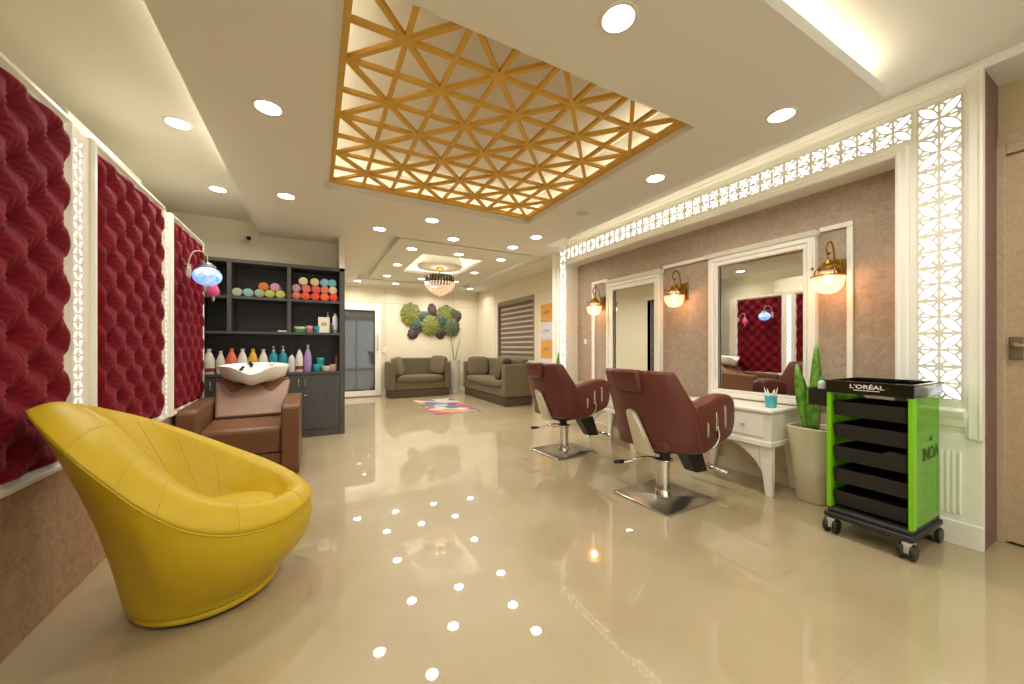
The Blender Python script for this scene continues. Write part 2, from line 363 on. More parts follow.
# hidden LED strips in the coves
def strip(b, m, label, cat='led strip', grp=None):
    o = obj('led_strip', b, m); tag(o, label, cat, grp); return o
strip(MB().box(-.56, -.54, .95, 4.0, S1, S1 + .012), emission('led_strip_soft', 'fff2d8', 15), 'warm strip light glowing along the left edge of the dropped ceiling')
strip(MB().box(2.72, 2.74, .95, 4.2, S1, S1 + .012), LEDM, 'warm strip light glowing along the dropped ceiling edge beside the mirror wall')
strip(MB().box(-.5, 2.7, .90, .92, S1, S1 + .012), LEDM, 'warm strip light glowing along the nearest edge of the dropped ceiling')
strip(MB().box(.03, .045, 1.55, 3.66, 2.605, 2.615).box(2.15, 2.165, 1.55, 3.66, 2.605, 2.615).box(.05, 2.145, 3.655, 3.67, 2.605, 2.615), LEDW, 'white strip light around the recess above the golden ceiling grille')
strip(MB().box(1.34, 1.355, 5.45, 7.05, 2.546, 2.556).box(2.485, 2.50, 5.45, 7.05, 2.546, 2.556).box(1.42, 2.42, 7.06, 7.075, 2.546, 2.556).box(1.42, 2.42, 5.39, 5.405, 2.546, 2.556), LEDM, 'warm strip light around the square cove above the chandelier')

# ------------------------------------------------------------------ golden ceiling grille
gx0, gx1, gy0, gy1 = .14, 2.10, 1.53, 3.5748
gr = thing('ceiling_grille', 'large golden lattice grille of crossing triangles set in the ceiling', 'ceiling grille', (1.12, 2.55, 2.555))
def gl(b, x, y, z): return (x - 1.12, y - 2.55, z - 2.555)
def bar(mb, p, q, w=.025, z0=0, z1=.024):
    p = Vector((p[0] - 1.12, p[1] - 2.55, 0)); q = Vector((q[0] - 1.12, q[1] - 2.55, 0)); t = (q - p).normalized(); n = Vector((-t.y, t.x, 0)) * w / 2
    vs = [p + n, q + n, q - n, p - n]
    mb.add([(v.x, v.y, z0) for v in vs] + [(v.x, v.y, z1) for v in vs], [(0, 3, 2, 1), (4, 5, 6, 7), (0, 1, 5, 4), (1, 2, 6, 5), (2, 3, 7, 6), (3, 0, 4, 7)])
sx, sy = .245, .2556
lat = MB()
for i in range(1, 8):
    bar(lat, (gx0 + i * sx, gy0), (gx0 + i * sx, gy1), z0=.001)
    bar(lat, (gx0, gy0 + i * sy), (gx1, gy0 + i * sy), z0=.0015)
def node(i, j): return (gx0 + i * sx, gy0 + j * sy)
# star nodes have i + j odd (row 1 sits at Y 1.785 with i = 1, 3, ...; row 2 with i = 0, 2, ...)
for c in range(-7, 8):
    if c % 2 == 0:
        i0, j0 = max(0, -c), max(0, c); n = 8 - max(i0, j0)
        if n > 0: bar(lat, node(i0, j0), node(i0 + n, j0 + n), z0=.0005)
for c in range(1, 16):
    if c % 2 == 0:
        i0 = max(0, c - 8); i1 = min(8, c)
        if i1 > i0: bar(lat, node(i0, c - i0), node(i1, c - i1), z0=0)
obj('lattice', lat, GOLDBAR, gr)
fr = MB()
for a, b in (((gx0 - .030, gy0 - .012), (gx0 + .0, gy1 + .030)), ((gx1, gy0 - .012), (gx1 + .028, gy1 + .030))): fr.box(a[0] - 1.12, b[0] - 1.12, a[1] - 2.55, b[1] - 2.55, -.004, .04)
fr.box(gx0 - 1.12, gx1 - 1.12, gy1 - 2.55, gy1 + .03 - 2.55, -.004, .04).box(gx0 - 1.12, gx1 - 1.12, gy0 - .012 - 2.55, gy0 - 2.55, -.004, .04)
obj('frame', fr, GOLDBAR, gr)

# ------------------------------------------------------------------ recessed ceiling lights
def light_disc(parent, r, power, col=(1, .96, .89)):
    L = bpy.data.lights.new('lamp', 'AREA'); L.shape = 'DISK'; L.size = r * 2; L.energy = power; L.color = col; L.spread = math.radians(150)
    o = bpy.data.objects.new('lamp', L); COL.objects.link(o); o.parent = parent; o.location = (0, 0, -.012); return o
PW = 7.6
first = None
def clight(x, y, label, z=2.5, grp=None, p=PW):
    global first
    if first is None:
        t = thing('ceiling_light', label, 'ceiling light', (x, y, z))
        obj('frame', MB().lathe([(.066, -.002), (.066, -.006), (.078, -.006), (.08, 0), (.078, .0)], 32), WPLAST, t, auto=40)
        obj('diffuser', MB().lathe([(.066, -.006), (.066, -.002)], 32), DISC, t)
        light_disc(t, .062, p)
        first = t
    else:
        t = dup(first, (x, y, z), 0, label)
    if grp: t['group'] = grp
    return t
G = 'round recessed ceiling lights'
CL = [
 (1.136, 1.165, 'largest round ceiling light, in front of the golden grille near the top edge'),
 (2.474, 1.187, 'round ceiling light beside the lattice-framed mirror wall, nearest the dropped ceiling corner'),
 (2.478, 2.12, 'round ceiling light right of the golden grille, second along the mirror wall'),
 (2.47, 3.965, 'round ceiling light near the far corner of the mirror wall, past the unlit fitting'),
 (-.24, 2.56, 'round ceiling light left of the golden grille, the nearer of two there'),
 (-.235, 3.98, 'round ceiling light above the shelving unit, right of the strip-lit ceiling step'),
 (1.135, 3.98, 'round ceiling light just beyond the far edge of the golden grille'),
 (.67, 4.56, 'round ceiling light left of the row before the chandelier tray'),
 (1.572, 4.54, 'round ceiling light in the middle of the row before the chandelier tray'),
 (2.432, 4.52, 'round ceiling light at the right of the row before the chandelier tray'),
 (1.21, 5.27, 'ceiling light on the tray around the chandelier, nearest on its left side'),
 (1.9, 5.24, 'ceiling light on the tray around the chandelier, middle of its near side'),
 (2.61, 5.25, 'ceiling light on the tray around the chandelier, nearest on its right side'),
 (1.225, 6.39, 'ceiling light on the left of the chandelier, middle of its row'),
 (2.63, 6.40, 'ceiling light on the right of the chandelier, middle of its row'),
 (1.235, 7.48, 'ceiling light on the left of the chandelier tray, farthest in its row'),
 (1.913, 7.48, 'ceiling light on the tray directly behind the chandelier'),
 (2.63, 7.47, 'ceiling light on the right of the chandelier tray, farthest in its row'),
 (.785, 8.33, 'small ceiling light washing the far wall above the glass door'),
 (1.556, 8.30, 'small ceiling light washing the far wall left of the leaf wall art'),
 (3.258, 8.20, 'small ceiling light washing the far wall in the right corner'),
 (2.40, 8.30, 'small ceiling light washing the far wall behind the chandelier'),
]
for x, y, l in CL: clight(x, y, l, grp=G)
clight(-.834, 3.33, 'round ceiling light over the tufted wall panels, the nearer of two beside the strip-lit step', z=2.65, grp=G)
clight(-.836, 4.53, 'round ceiling light by the end of the strip-lit step, above the blue wall lamp', z=2.65, grp=G)
# unseen ceiling lights added behind the camera for general fill light
for x, y in ((1.1, -.9), (2.47, -.9), (-.4, -.9), (1.1, .15), (2.6, .15), (-.45, .5)): clight(x, y, 'round recessed ceiling light added out of view behind the viewpoint, for fill light', z=2.65, grp='added fill lights behind the viewpoint')
ul = thing('ceiling_light', 'unlit round ceiling fitting between two lit ones beside the mirror wall', 'ceiling light', (2.45, 3.03, 2.5))
obj('frame', MB().lathe([(.066, -.002), (.066, -.006), (.078, -.006), (.08, 0)], 32), WPLAST, ul, auto=40)
obj('diffuser', MB().lathe([(.066, -.004), (.066, -.002)], 32), mat('unlit_diffuser', 'c8bda4', .5), ul)

# ------------------------------------------------------------------ lattice (jali) panels
def leaf_unit(s, gap):
    h = s / 2 - gap; loops = []
    Wm = .25 * h; g = .05 * h
    def arc(t, off=0, side=1):
        w = Wm * math.sin(PI * t) ** .8 if 0 < t < 1 else 0
        w += off; bx = .02 * h + .96 * h * t
        return (bx - side * w / 1.414, bx + side * w / 1.414)
    leaf = [arc(i / 8) for i in range(9)] + [arc(i / 8, 0, -1) for i in range(7, 0, -1)]
    A = [(x * h, y * h) for x, y in ((.02, .40), (.06, .47), (.115, .56), (.19, .695), (.02, .865))]
    Bm = [(h - y, h - x) for x, y in A]
    cell = [leaf, A, Bm, [(y, x) for x, y in A], [(y, x) for x, y in Bm]]
    for fx in (1, -1):
        for fy in (1, -1):
            for lp_ in cell:
                loops.append([(fx * (x + g), fy * (y + g)) for x, y in lp_])
    return loops
def lattice(mb, cx, cz, sx_, sz_, place, gap_f=.06, depth=.006):
    """one square unit; place(u, w, d) maps panel coords to world"""
    loops = leaf_unit(1.0, gap_f)
    outer = [(-.5, -.5), (.5, -.5), (.5, .5), (-.5, .5)]
    all_ = [outer] + loops
    flat = [Vector((x, y, 0)) for l in all_ for x, y in l]
    tris = tessellate_polygon([[Vector((x, y, 0)) for x, y in l] for l in all_])
    n = len(flat)
    vs = [place(cx + p.x * sx_, cz + p.y * sz_, 0) for p in flat] + [place(cx + p.x * sx_, cz + p.y * sz_, depth) for p in flat]
    fs = [tuple(t) for t in tris] + [tuple(i + n for i in reversed(t)) for t in tris]
    o = 0
    for l in all_:
        k = len(l)
        fs += [(o + i, o + (i + 1) % k, o + (i + 1) % k + n, o + i + n) for i in range(k)]
        o += k
    mb.add(vs, fs)

# lit lattice surround on the mirror wall (thing)
sur = thing('lattice_surround', 'white surround with glowing leaf lattice framing the mirror wall, from floor to ceiling', 'illuminated lattice frame', (3.17, 2.56, 0))
def RL(b):  # world mb -> local of surround
    b.v = [(x - 3.17, y - 2.56, z) for x, y, z in b.v]; return b
def place_r(u, w, d): return (3.175 + d, u, w)
lat = MB()
ya, yb = .619, .799; su = .18
z = 2.52
nz_ = 9; hz = (2.52 - .80) / 9
for k in range(nz_): lattice(lat, (ya + yb) / 2, 2.52 - hz * (k + .5), su, hz, place_r)
nt = 20; y0, y1 = .815, 4.27; hy = (y1 - y0) / nt
for k in range(nt): lattice(lat, y0 + hy * (k + .5), 2.437, hy, .166, place_r)
for k in range(nz_): lattice(lat, 4.365, 2.52 - hz * (k + .5), .16, hz, place_r)
obj('lattice', RL(lat), JALI, sur)
bk = MB().box(3.195, 3.20, .60, .81, .78, 2.54).box(3.195, 3.20, .81, 4.28, 2.34, 2.54).box(3.195, 3.20, 4.28, 4.46, .78, 2.54)
obj('light_panel', RL(bk), BACKL, sur)
bd = MB()
def pan(y0, y1, z0, z1): bd.box(3.17, 3.185, y0, y1, z0, z1)
pan(.545, .619, .62, 2.61); pan(.619, 4.583, 2.52, 2.61); pan(.799, .815, .80, 2.52); pan(.619, .885, .62, .80); pan(.815, .885, .80, 2.354); pan(.885, 4.24, 2.27, 2.354)
pan(4.24, 4.285, 0, 2.354); pan(4.27, 4.285, 2.354, 2.52); pan(4.445, 4.583, 0, 2.52); pan(4.285, 4.445, 0, .80)
bd.box(3.185, 3.35, .865, .885, 0, 2.27).box(3.185, 3.35, 4.24, 4.26, 0, 2.27).box(3.186, 3.35, .865, 4.26, 2.27, 2.29)
obj('board', RL(bd), WHITE, sur)
ml = MB()
PO = [(0, 0), (0, .03), (.012, .03), (.02, .022), (.05, .02), (.058, .012), (.066, .010), (.066, 0)]
def ushape(mb, y0, y1, z0, z1, prof):
    """three-sided mitred moulding: two posts and a head"""
    rings = [[(3.17 - d, y + sy * q, z) if z == z0 else (3.17 - d, y + sy * q, z - q) for q, d in prof] for y, z, sy in ((y0, z0, 1), (y0, z1, 1), (y1, z1, -1), (y1, z0, -1))]
    mb.loft(rings, True, True, True)
ushape(ml, .545, 4.583, .60, 2.612, PO)
ushape(ml, .885 - .001, 4.24 + .001, .62, 2.27, [(-q, d) for q, d in [(0, 0), (0, .024), (.012, .03), (.022, .02), (.045, .018), (.055, .010), (.055, 0)]])
ml.add([(x, y, z) for y in (.6112, .8298) for x, z in ((3.17, .655), (3.158, .66), (3.155, .70), (3.140, .72), (3.136, .745), (3.15, .755), (3.17, .76))], [(i, (i + 1) % 7, (i + 1) % 7 + 7, i + 7) for i in range(7)] + [tuple(range(6, -1, -1)), tuple(range(7, 14))])
obj('moulding', RL(ml), WHITE, sur, auto=30)
# reeded base panel
bp = MB().box(3.165, 3.185, .545, .885, 0, .619).box(3.155, 3.165, .545, .885, 0, .13)
obj('base_panel', RL(bp), WHITE, sur, bevel=.002)
fl = MB()
for k in range(9): fl.box(3.159, 3.166, .625 + k * .023, .637 + k * .023, .17, .52)
obj('flute', RL(fl), WHITE, sur, bevel=.002)

# left wall lattice strips
for (a, b, ja, jb, lab) in ((2.335, 2.50, 2.375, 2.455, 'narrow glowing lattice strip between the nearest and middle tufted panels'), (3.45, 3.60, 3.485, 3.565, 'narrow glowing lattice strip between the middle and farthest tufted panels')):
    t = thing('lattice_light_strip', lab, 'illuminated lattice strip', (-.966, (a + b) / 2, 0), 0, None)
    cy = (a + b) / 2
    def pl(u, w, d): return (.014 - d * .6, u - cy, w)
    m = MB(); n = 19; hz = 1.44 / n
    for k in range(n): lattice(m, (ja + jb) / 2, 2.05 - hz * (k + .5), jb - ja, hz, pl, gap_f=.05)
    obj('lattice', m, JALI, t)
    obj('light_panel', MB().box(.006, .008, ja - cy, jb - cy, .611, 2.049), BACKL, t)
    obj('frame', MB().box(0, .014, a - cy, ja - cy, .585, 2.09).box(0, .014, jb - cy, b - cy, .585, 2.09).box(0, .014, ja - cy, jb - cy, .585, .61).box(0, .014, ja - cy, jb - cy, 2.05, 2.09), WHITE, t)

# ------------------------------------------------------------------ tufted panels
def tufted(y0, y1, z0, z1, label):
    yc = (y0 + y1) / 2
    t = thing('tufted_wall_panel', label, 'upholstered wall panel', (-.966, yc, z0))
    f = MB(); w = .045
    hw = (y1 - y0) / 2; H = z1 - z0
    mitre(f, 0, -hw, hw, 0, H, [(0, 0), (0, -.024), (.006, -.034), (.022, -.036), (.030, -.026), (w, -.02), (w, 0)])
    obj('frame', f, WHITE, t, auto=30)
    iw = hw - w + .004; ih0 = w - .004; ih1 = H - w + .004
    ny, nz = int(2 * iw / .0085), int((ih1 - ih0) / .0085)
    W = 2 * iw / round(2 * iw / .215); Hh = (ih1 - ih0) / round((ih1 - ih0) / .215)
    rings = []
    for j in range(nz + 1):
        z = ih0 + (ih1 - ih0) * j / nz; row = []
        for i in range(ny + 1):
            y = -iw + 2 * iw * i / ny
            a = (y + iw) / W; b = (z - ih0) / Hh
            u, v = a + b, a - b
            su_, sv = abs(math.sin(PI * u)), abs(math.sin(PI * v))
            # nearest button (integer u,v)
            ru, rv = u - round(u), v - round(v)
            dy, dz = (ru + rv) / 2 * W, (ru - rv) / 2 * Hh
            r = math.hypot(dy, dz)
            ang = math.atan2(dz, dy)
            wr = .0045 * math.sin(ang * 14 + 3 * math.sin(round(u) * 5.1 + round(v) * 2.3)) * math.exp(-((r - .045) / .028) ** 2)
            pil = (su_ * sv) ** .55
            h = .002 + .013 * pil + .036 * (1 - math.exp(-(r / .048) ** 1.6)) + wr
            ed = min(y + iw, iw - y, z - ih0, ih1 - z)
            k = min(1, ed / .03); h *= math.sqrt(max(0, 1 - (1 - k) ** 2))
            row.append((.002 + h, y, z))
        rings.append(row)
    m = MB().loft(rings, False, False, False)
    obj('padding', m, VELV, t, smooth=True)
    bt = MB()
    # covered buttons at the tuft points
    for ia in range(0, round(2 * iw / W) * 2 + 1):
        for ib in range(0, round((ih1 - ih0) / Hh) * 2 + 1):
            if (ia + ib) % 2 == 0:
                y = -iw + ia * W / 2; z = ih0 + ib * Hh / 2
                if abs(y) < iw - .02 and ih0 + .02 < z < ih1 - .02: bt.sell((.008, y, z), .006, .011, .011, 1, 1, 8, 4)
    obj('button', bt, VELV, t, smooth=True)['kind'] = 'stuff'
    return t
tufted(1.385, 2.335, .585, 2.10, 'nearest red velvet button-tufted wall panel, behind the yellow chair')
tufted(2.50, 3.45, .585, 2.10, 'middle red velvet button-tufted wall panel, between the two glowing lattice strips')
tufted(3.60, 4.49, .585, 2.10, 'farthest red velvet button-tufted wall panel, beside the dark shelving')

# air conditioner above the panels
ac = thing('air_conditioner', 'white split air conditioner on the left wall above the tufted panels', 'air conditioner', (-1.46, 3.41, 2.12))
obj('body', MB().prism([(0, 0), (.20, .0), (.245, .04), (.265, .12), (.268, .285), (.24, .30), (0, .30)], 'y', -.49, .49), WPLAST, ac, bevel=.01)
obj('vent', MB().box(.08, .19, -.45, .45, -.004, .0), mat('grey_vent', '8d8878', .5), ac)

# cctv camera
cc = thing('security_camera', 'tiny white security camera with a black lens on the wall above the shelving', 'camera', (-.70, 5.52, 2.44))
obj('bracket', MB().box(-.09, -.05, -.02, 0, -.02, .02).tube([(-.07, -.02, 0), (-.05, -.06, -.02), (0, -.07, -.03)], .012), WPLAST, cc, bevel=.003)
obj('housing', MB().cyl((0, 0, 0), .028, 0, .09, 16, M=Matrix.Translation((-.03, -.05, -.03)) @ Matrix.Rotation(PI / 2, 4, 'X') @ Matrix.Rotation(-.5, 4, 'Y')), WPLAST, cc, auto=40)
obj('lens', MB().sphere((.0, -.145, -.03), .026), BLACKG, cc, smooth=True)

# ------------------------------------------------------------------ mirrors on the right wall
def mirror(y0, y1, z0, z1, label, gy0, gy1, gz1):
    yc = (y0 + y1) / 2; hw = (y1 - y0) / 2; H = z1 - z0
    t = thing('wall_mirror', label, 'mirror', (3.35, yc, z0))
    a, b = gy0 - yc, gy1 - yc; gz = gz1 - z0; gb = .07
    f = MB().box(-.05, 0, -hw, a, 0, H - .035).box(-.05, 0, b, hw, 0, H - .035).box(-.05, 0, a, b, gz, H - .035).box(-.05, 0, a, b, 0, gb)
    mitre(f, -.05, -hw + .012, hw - .012, .01, H - .045, [(0, 0), (.004, .010), (.03, .012), (.036, .004), (.04, 0)])
    mitre(f, -.05, a - .022, b + .022, gb - .022, gz + .022, [(0, 0), (.002, .008), (.014, .008), (.022, -.004), (.022, -.02)])
    obj('frame', f, WHITE, t, auto=30)
    obj('cornice', MB().prism([(0, H - .035), (-.065, H - .035), (-.075, H - .015), (-.085, H), (0, H)], 'y', -hw - .012, hw + .012), WHITE, t, bevel=.002)
    obj('glass', MB().box(-.025, -.02, a, b, gb, gz), MIRROR, t)
mirror(1.358, 2.209, .65, 1.975, 'large white-framed wall mirror nearest the trolley, behind the blue cup', 1.435, 2.11, 1.852)
mirror(2.762, 3.603, .65, 1.95, 'white-framed wall mirror farther along, reflecting a cream door', 2.842, 3.476, 1.812)
# thin wall mouldings
struct('trim_3', MB().box(3.33, 3.35, 1.15, 1.185, .62, 1.96).box(3.33, 3.35, 1.15, 1.344, 1.96, 1.995), WHITE, bevel=.004)
struct('trim_4', MB().box(3.33, 3.35, 2.221, 2.75, 1.95, 1.985), WHITE, bevel=.004)
struct('trim_5', MB().box(3.33, 3.35, 3.86, 3.92, .62, 1.95).box(3.33, 3.35, 3.617, 3.92, 1.95, 1.99), WHITE, bevel=.004)
tag(obj('wall_switch', MB().box(3.34, 3.35, 4.03, 4.09, 1.15, 1.22), WPLAST, bevel=.003), 'small white switch plate on the taupe wallpaper by the far lattice post', 'switch')

# ------------------------------------------------------------------ brass sconces
def make_sconce(label, loc):
    t = thing('wall_sconce', label, 'wall lamp', loc, 0, 'brass lantern sconces on the mirror wall')
    obj('backplate', MB().box(-.014, 0, -.038, .038, -.08, .08).box(-.03, -.014, -.026, .026, -.066, .066), BRASS, t, bevel=.005)
    arm = smoothpath([(-.03, 0, .02), (-.055, 0, .07), (-.07, 0, .14), (-.10, 0, .175), (-.14, 0, .165), (-.16, 0, .13), (-.145, 0, .095), (-.115, 0, .11)], 6)
    obj('arm', MB().tube(arm, .006, 8).tube(smoothpath([(-.03, 0, -.02), (-.05, 0, -.06), (-.045, 0, -.11)], 5), [.007] * 6 + [.006, .005, .004, .003, .002], 8).tube([(-.14, 0, .10), (-.14, 0, .055)], .005, 8), BRASS, t, smooth=True)
    c = (-.14, 0, 0)
    obj('cap', MB().lathe([(.004, .065), (.014, .06), (.018, .05), (.03, .045), (.035, .03), (.05, .02), (.052, .0), (.046, -.004), (.03, .0)], 24, c), BRASS, t, auto=40)
    obj('chimney', MB().lathe([(.034, .0), (.040, -.015), (.046, -.035)], 24, c), GLOBE, t, smooth=True)
    rg = MB().lathe([(.082, -.042), (.086, -.040), (.086, -.034), (.08, -.032), (.03, -.034)], 32, c)
    for k in range(4):
        a = PI / 4 + k * PI / 2; rg.tube([(c[0] + .072 * math.cos(a), .072 * math.sin(a), -.035), (c[0] + .066 * math.cos(a), .066 * math.sin(a), .0), (c[0] + .045 * math.cos(a), .045 * math.sin(a), .012)], .004, 6)
        rg.sphere((c[0] + .08 * math.cos(a), .08 * math.sin(a), .012), .009, 8, 6)
    obj('ring', rg, BRASS, t, smooth=True)
    gp = []
    for k in range(17):
        a = -PI / 2 * k / 16; r = .080 * math.cos(a) ** .75 if k < 16 else .004
        gp.append((r + (.0018 if k % 2 else 0), -.042 + .10 * math.sin(a)))
    obj('globe', MB().lathe(gp, 32, c), GLOBE, t, smooth=True)
    obj('bulb', MB().sell((c[0], 0, -.05), .022, .022, .032, 1, 1, 12, 8), BULB, t, smooth=True)
    L = bpy.data.lights.new('lamp', 'POINT'); L.energy = 4.5; L.color = (1, .55, .28); L.shadow_soft_size = .04
    o = bpy.data.objects.new('lamp', L); COL.objects.link(o); o.parent = t; o.location = (-.14, 0, -.09)
    return t
sc = make_sconce('brass lantern wall lamp nearest the trolley, right of the large mirror', (3.35, 1.235, 1.645)); sc.scale = (1.16, 1.16, 1.16)
dup(sc, (3.35, 2.495, 1.67), 0, 'brass lantern wall lamp on the wallpaper between the two mirrors')
dup(sc, (3.35, 3.70, 1.68), 0, 'farthest brass lantern wall lamp, left of the second mirror')

# ------------------------------------------------------------------ blue and pink glass wall lamps
bl = thing('wall_lamp', 'wall lamp with a glowing blue mosaic glass globe over the far tufted panel', 'wall lamp', (-.885, 3.77, 1.70))
obj('mount', MB().sell((0, 0, 0), .022, .022, .05, .6, 1, 16, 8).sell((.0, -.0, .05), .02, .035, .008, 1, 1), mat('pale_metal', 'cfc0a8', .3, metal=.7), bl, smooth=True)
obj('arm', MB().tube(smoothpath([(0, 0, .05), (.01, .005, .11), (.03, .02, .165), (.065, .05, .18), (.10, .075, .155), (.105, .08, .10)], 6), .0055, 8), bpy.data.materials['pale_metal'], bl, smooth=True)
obj('cap', MB().lathe([(.008, .10), (.03, .092), (.045, .08), (.06, .065), (.06, .06)], 24, (.105, .08, 0)), BRUSH, bl, auto=40)
obj('shade', MB().sell((.105, .08, -.015), .097, .097, .078, 1, 1, 32, 16), BLUEG, bl, smooth=True)
obj('finial', MB().lathe([(.003, -.125), (.010, -.11), (.006, -.10), (.014, -.09)], 12, (.105, .08, 0)), BRUSH, bl, smooth=True)
pk = thing('wall_lamp', 'wall lamp with a small pink glass shade behind the blue globe', 'wall lamp', (-.91, 4.40, 1.655))
obj('mount', MB().sell((0, 0, 0), .02, .02, .04, .6, 1, 16, 8), bpy.data.materials['pale_metal'], pk, smooth=True)
obj('arm', MB().tube(smoothpath([(0, 0, .03), (.02, -.05, .10), (.06, -.13, .12), (.095, -.17, .09), (.095, -.175, .05)], 5), .005, 8), bpy.data.materials['pale_metal'], pk, smooth=True)
obj('shade', MB().lathe([(.008, .05), (.02, .035), (.036, .0), (.05, -.045), (.045, -.075), (.016, -.088)], 24, (.095, -.175, 0)), PINKG, pk, smooth=True)
obj('finial', MB().lathe([(.004, -.135), (.013, -.125), (.013, -.105), (.008, -.088)], 12, (.095, -.175, 0)), bpy.data.materials['pale_metal'], pk, smooth=True)

# ------------------------------------------------------------------ yellow armchair
SE = [(-.855, 1.875, .862), (-.715, 1.75, .745), (-.60, 1.71, .626), (-.51, 1.70, .531), (-.394, 1.71, .434), (-.256, 1.76, .371), (-.113, 1.86, .352), (-.02, 2.05, .365),
      (-.07, 2.24, .39), (-.20, 2.38, .44), (-.39, 2.45, .52), (-.58, 2.46, .61), (-.74, 2.38, .70), (-.84, 2.22, .78), (-.90, 2.02, .84)]
IN = [(-.74, 1.99, .845), (-.66, 1.955, .79), (-.585, 1.92, .70), (-.51, 1.90, .61), (-.42, 1.88, .52), (-.30, 1.89, .45), (-.19, 1.955, .41), (-.14, 2.07, .40),
      (-.17, 2.18, .415), (-.26, 2.27, .465), (-.40, 2.33, .545), (-.54, 2.34, .64), (-.66, 2.30, .73), (-.74, 2.2, .80), (-.765, 2.09, .84)]
cb = Vector((-.42, 2.125, 0)); cs = Vector((-.35, 2.10, 0))
def circ(c, r, z, S=SE):
    out = []
    for p in S:
        d = Vector((p[0] - c.x, p[1] - c.y, 0)).normalized(); out.append((c.x + d.x * r, c.y + d.y * r, z))
    return out
def lerp(a, b, t): return tuple(a[i] + (b[i] - a[i]) * t for i in range(3))
bul = [-.02, -.016, .0, .018, .025, .03, .035, .04, .035, .03, .03, .02, .01, -.01, -.02]
rings = [circ(cb, .235, .045), circ(cb, .262, .05), circ(cb, .275, .075)]
base = circ(cb, .275, .075)
for t in (.25, .5, .75, .93):
    ring = []
    for k, (b0, s) in enumerate(zip(base, SE)):
        p = Vector(lerp(b0, s, t)); d = Vector((s[0] - cb.x, s[1] - cb.y, 0)).normalized()
        p += d * bul[k] * math.sin(PI * t) * 1.3; ring.append(tuple(p))
    rings.append(ring)
rings.append(SE)
seam_i = len(rings) - 1
for t, up, outw in ((.04, .022, .008), (.25, .05, .0), (.5, .055, 0), (.78, .035, 0), (1.0, 0.004, 0)):
    ring = []
    for k, (s, i_) in enumerate(zip(SE, IN)):
        p = Vector(lerp(s, i_, t)); d = Vector((s[0] - cs.x, s[1] - cs.y, 0)).normalized(); wd = (Vector(s) - Vector(i_)).length
        f_ = min(1, wd / .12) * (.75 if k == 0 else .85 if k in (14, 1) else 1)
        ring.append((p.x + d.x * outw, p.y + d.y * outw, p.z + up * f_))
    rings.append(ring)
for t, zf in ((.22, .62), (.42, .25), (.6, .05)):
    ring = []
    for k, i_ in enumerate(IN):
        z = .34 + (i_[2] - .34) * zf; back = max(0, (i_[2] - .5)) * .35
        ring.append((i_[0] + (cs.x - i_[0]) * (t + back * t), i_[1] + (cs.y - i_[1]) * (t + back * t), z))
    rings.append(ring)
yc = thing('armchair', 'yellow leather tub armchair with a swept pointed back by the tufted wall', 'armchair', (-.42, 2.14, 0))
NN = 120; KK = 5
fine = []
cols = len(SE)
def surf(t, a):  # t along rings, a around
    i = min(int(t), len(rings) - 2); f = t - i
    g_ = lambda k: catmull(rings[max(0, min(len(rings) - 1, k))], a)
    p0, p1, p2, p3 = g_(i - 1), g_(i), g_(i + 1), g_(i + 2)
    return .5 * ((2 * p1) + (-p0 + p2) * f + (2 * p0 - 5 * p1 + 4 * p2 - p3) * f * f + (-p0 + 3 * p1 - 3 * p2 + p3) * f ** 3)
for j in range((len(rings) - 1) * KK + 1):
    fine.append([tuple(surf(j / KK, cols * i / NN) - Vector((-.42, 2.14, 0))) for i in range(NN)])
obj('shell', MB().loft(fine, True, True), YEL, yc, smooth=True)
off = Vector((-.42, 2.14, 0))
pip = MB().tube([tuple(surf(seam_i, cols * i / NN) - off) for i in range(NN)], .0034, 6, True)
for a in (1.0, 2.2, 3.3, 5.0, 6.6, 8.2, 9.6, 10.8, 12.0):
    pip.tube([tuple(surf(seam_i + (5.0 if 8 < a or a < 4 else 4.6) * q / 20, a) - off + Vector((0, 0, .0005))) for q in range(21)], .0014, 5)
for a in (9.2, 10.3, 11.4, 12.5): pip.tube([tuple(surf(seam_i + 5 + 2.6 * q / 12, a) - off + Vector((0, 0, .0008))) for q in range(13)], .0014, 5)
pip.tube([tuple(surf(seam_i - 5 + 5 * q / 16, 5.3) - off) for q in range(17)], .0014, 5)
obj('piping', pip, YELT, yc, smooth=True)
st = MB()
rr = []
for r_, z_ in ((1.0, .34), (1.0, .362), (.93, .380), (.75, .392), (.4, .40), (.05, .402)):
    rr.append([(cs.x + .205 * r_ * math.cos(2 * PI * i / 40) - off.x, cs.y + .17 * r_ * math.sin(2 * PI * i / 40) - off.y, z_) for i in range(40)])
st.loft(rr)
obj('seat_cushion', st, YEL, yc, smooth=True)
obj('lower_rim', MB().lathe([(.20, .018), (.255, .018), (.262, .03), (.255, .044), (.2, .046)], 48, (0, -.015, 0)), YEL, yc, smooth=True)
obj('base_plate', MB().lathe([(.235, 0), (.235, .018)], 40, (0, -.015, 0)), BLACK, yc)

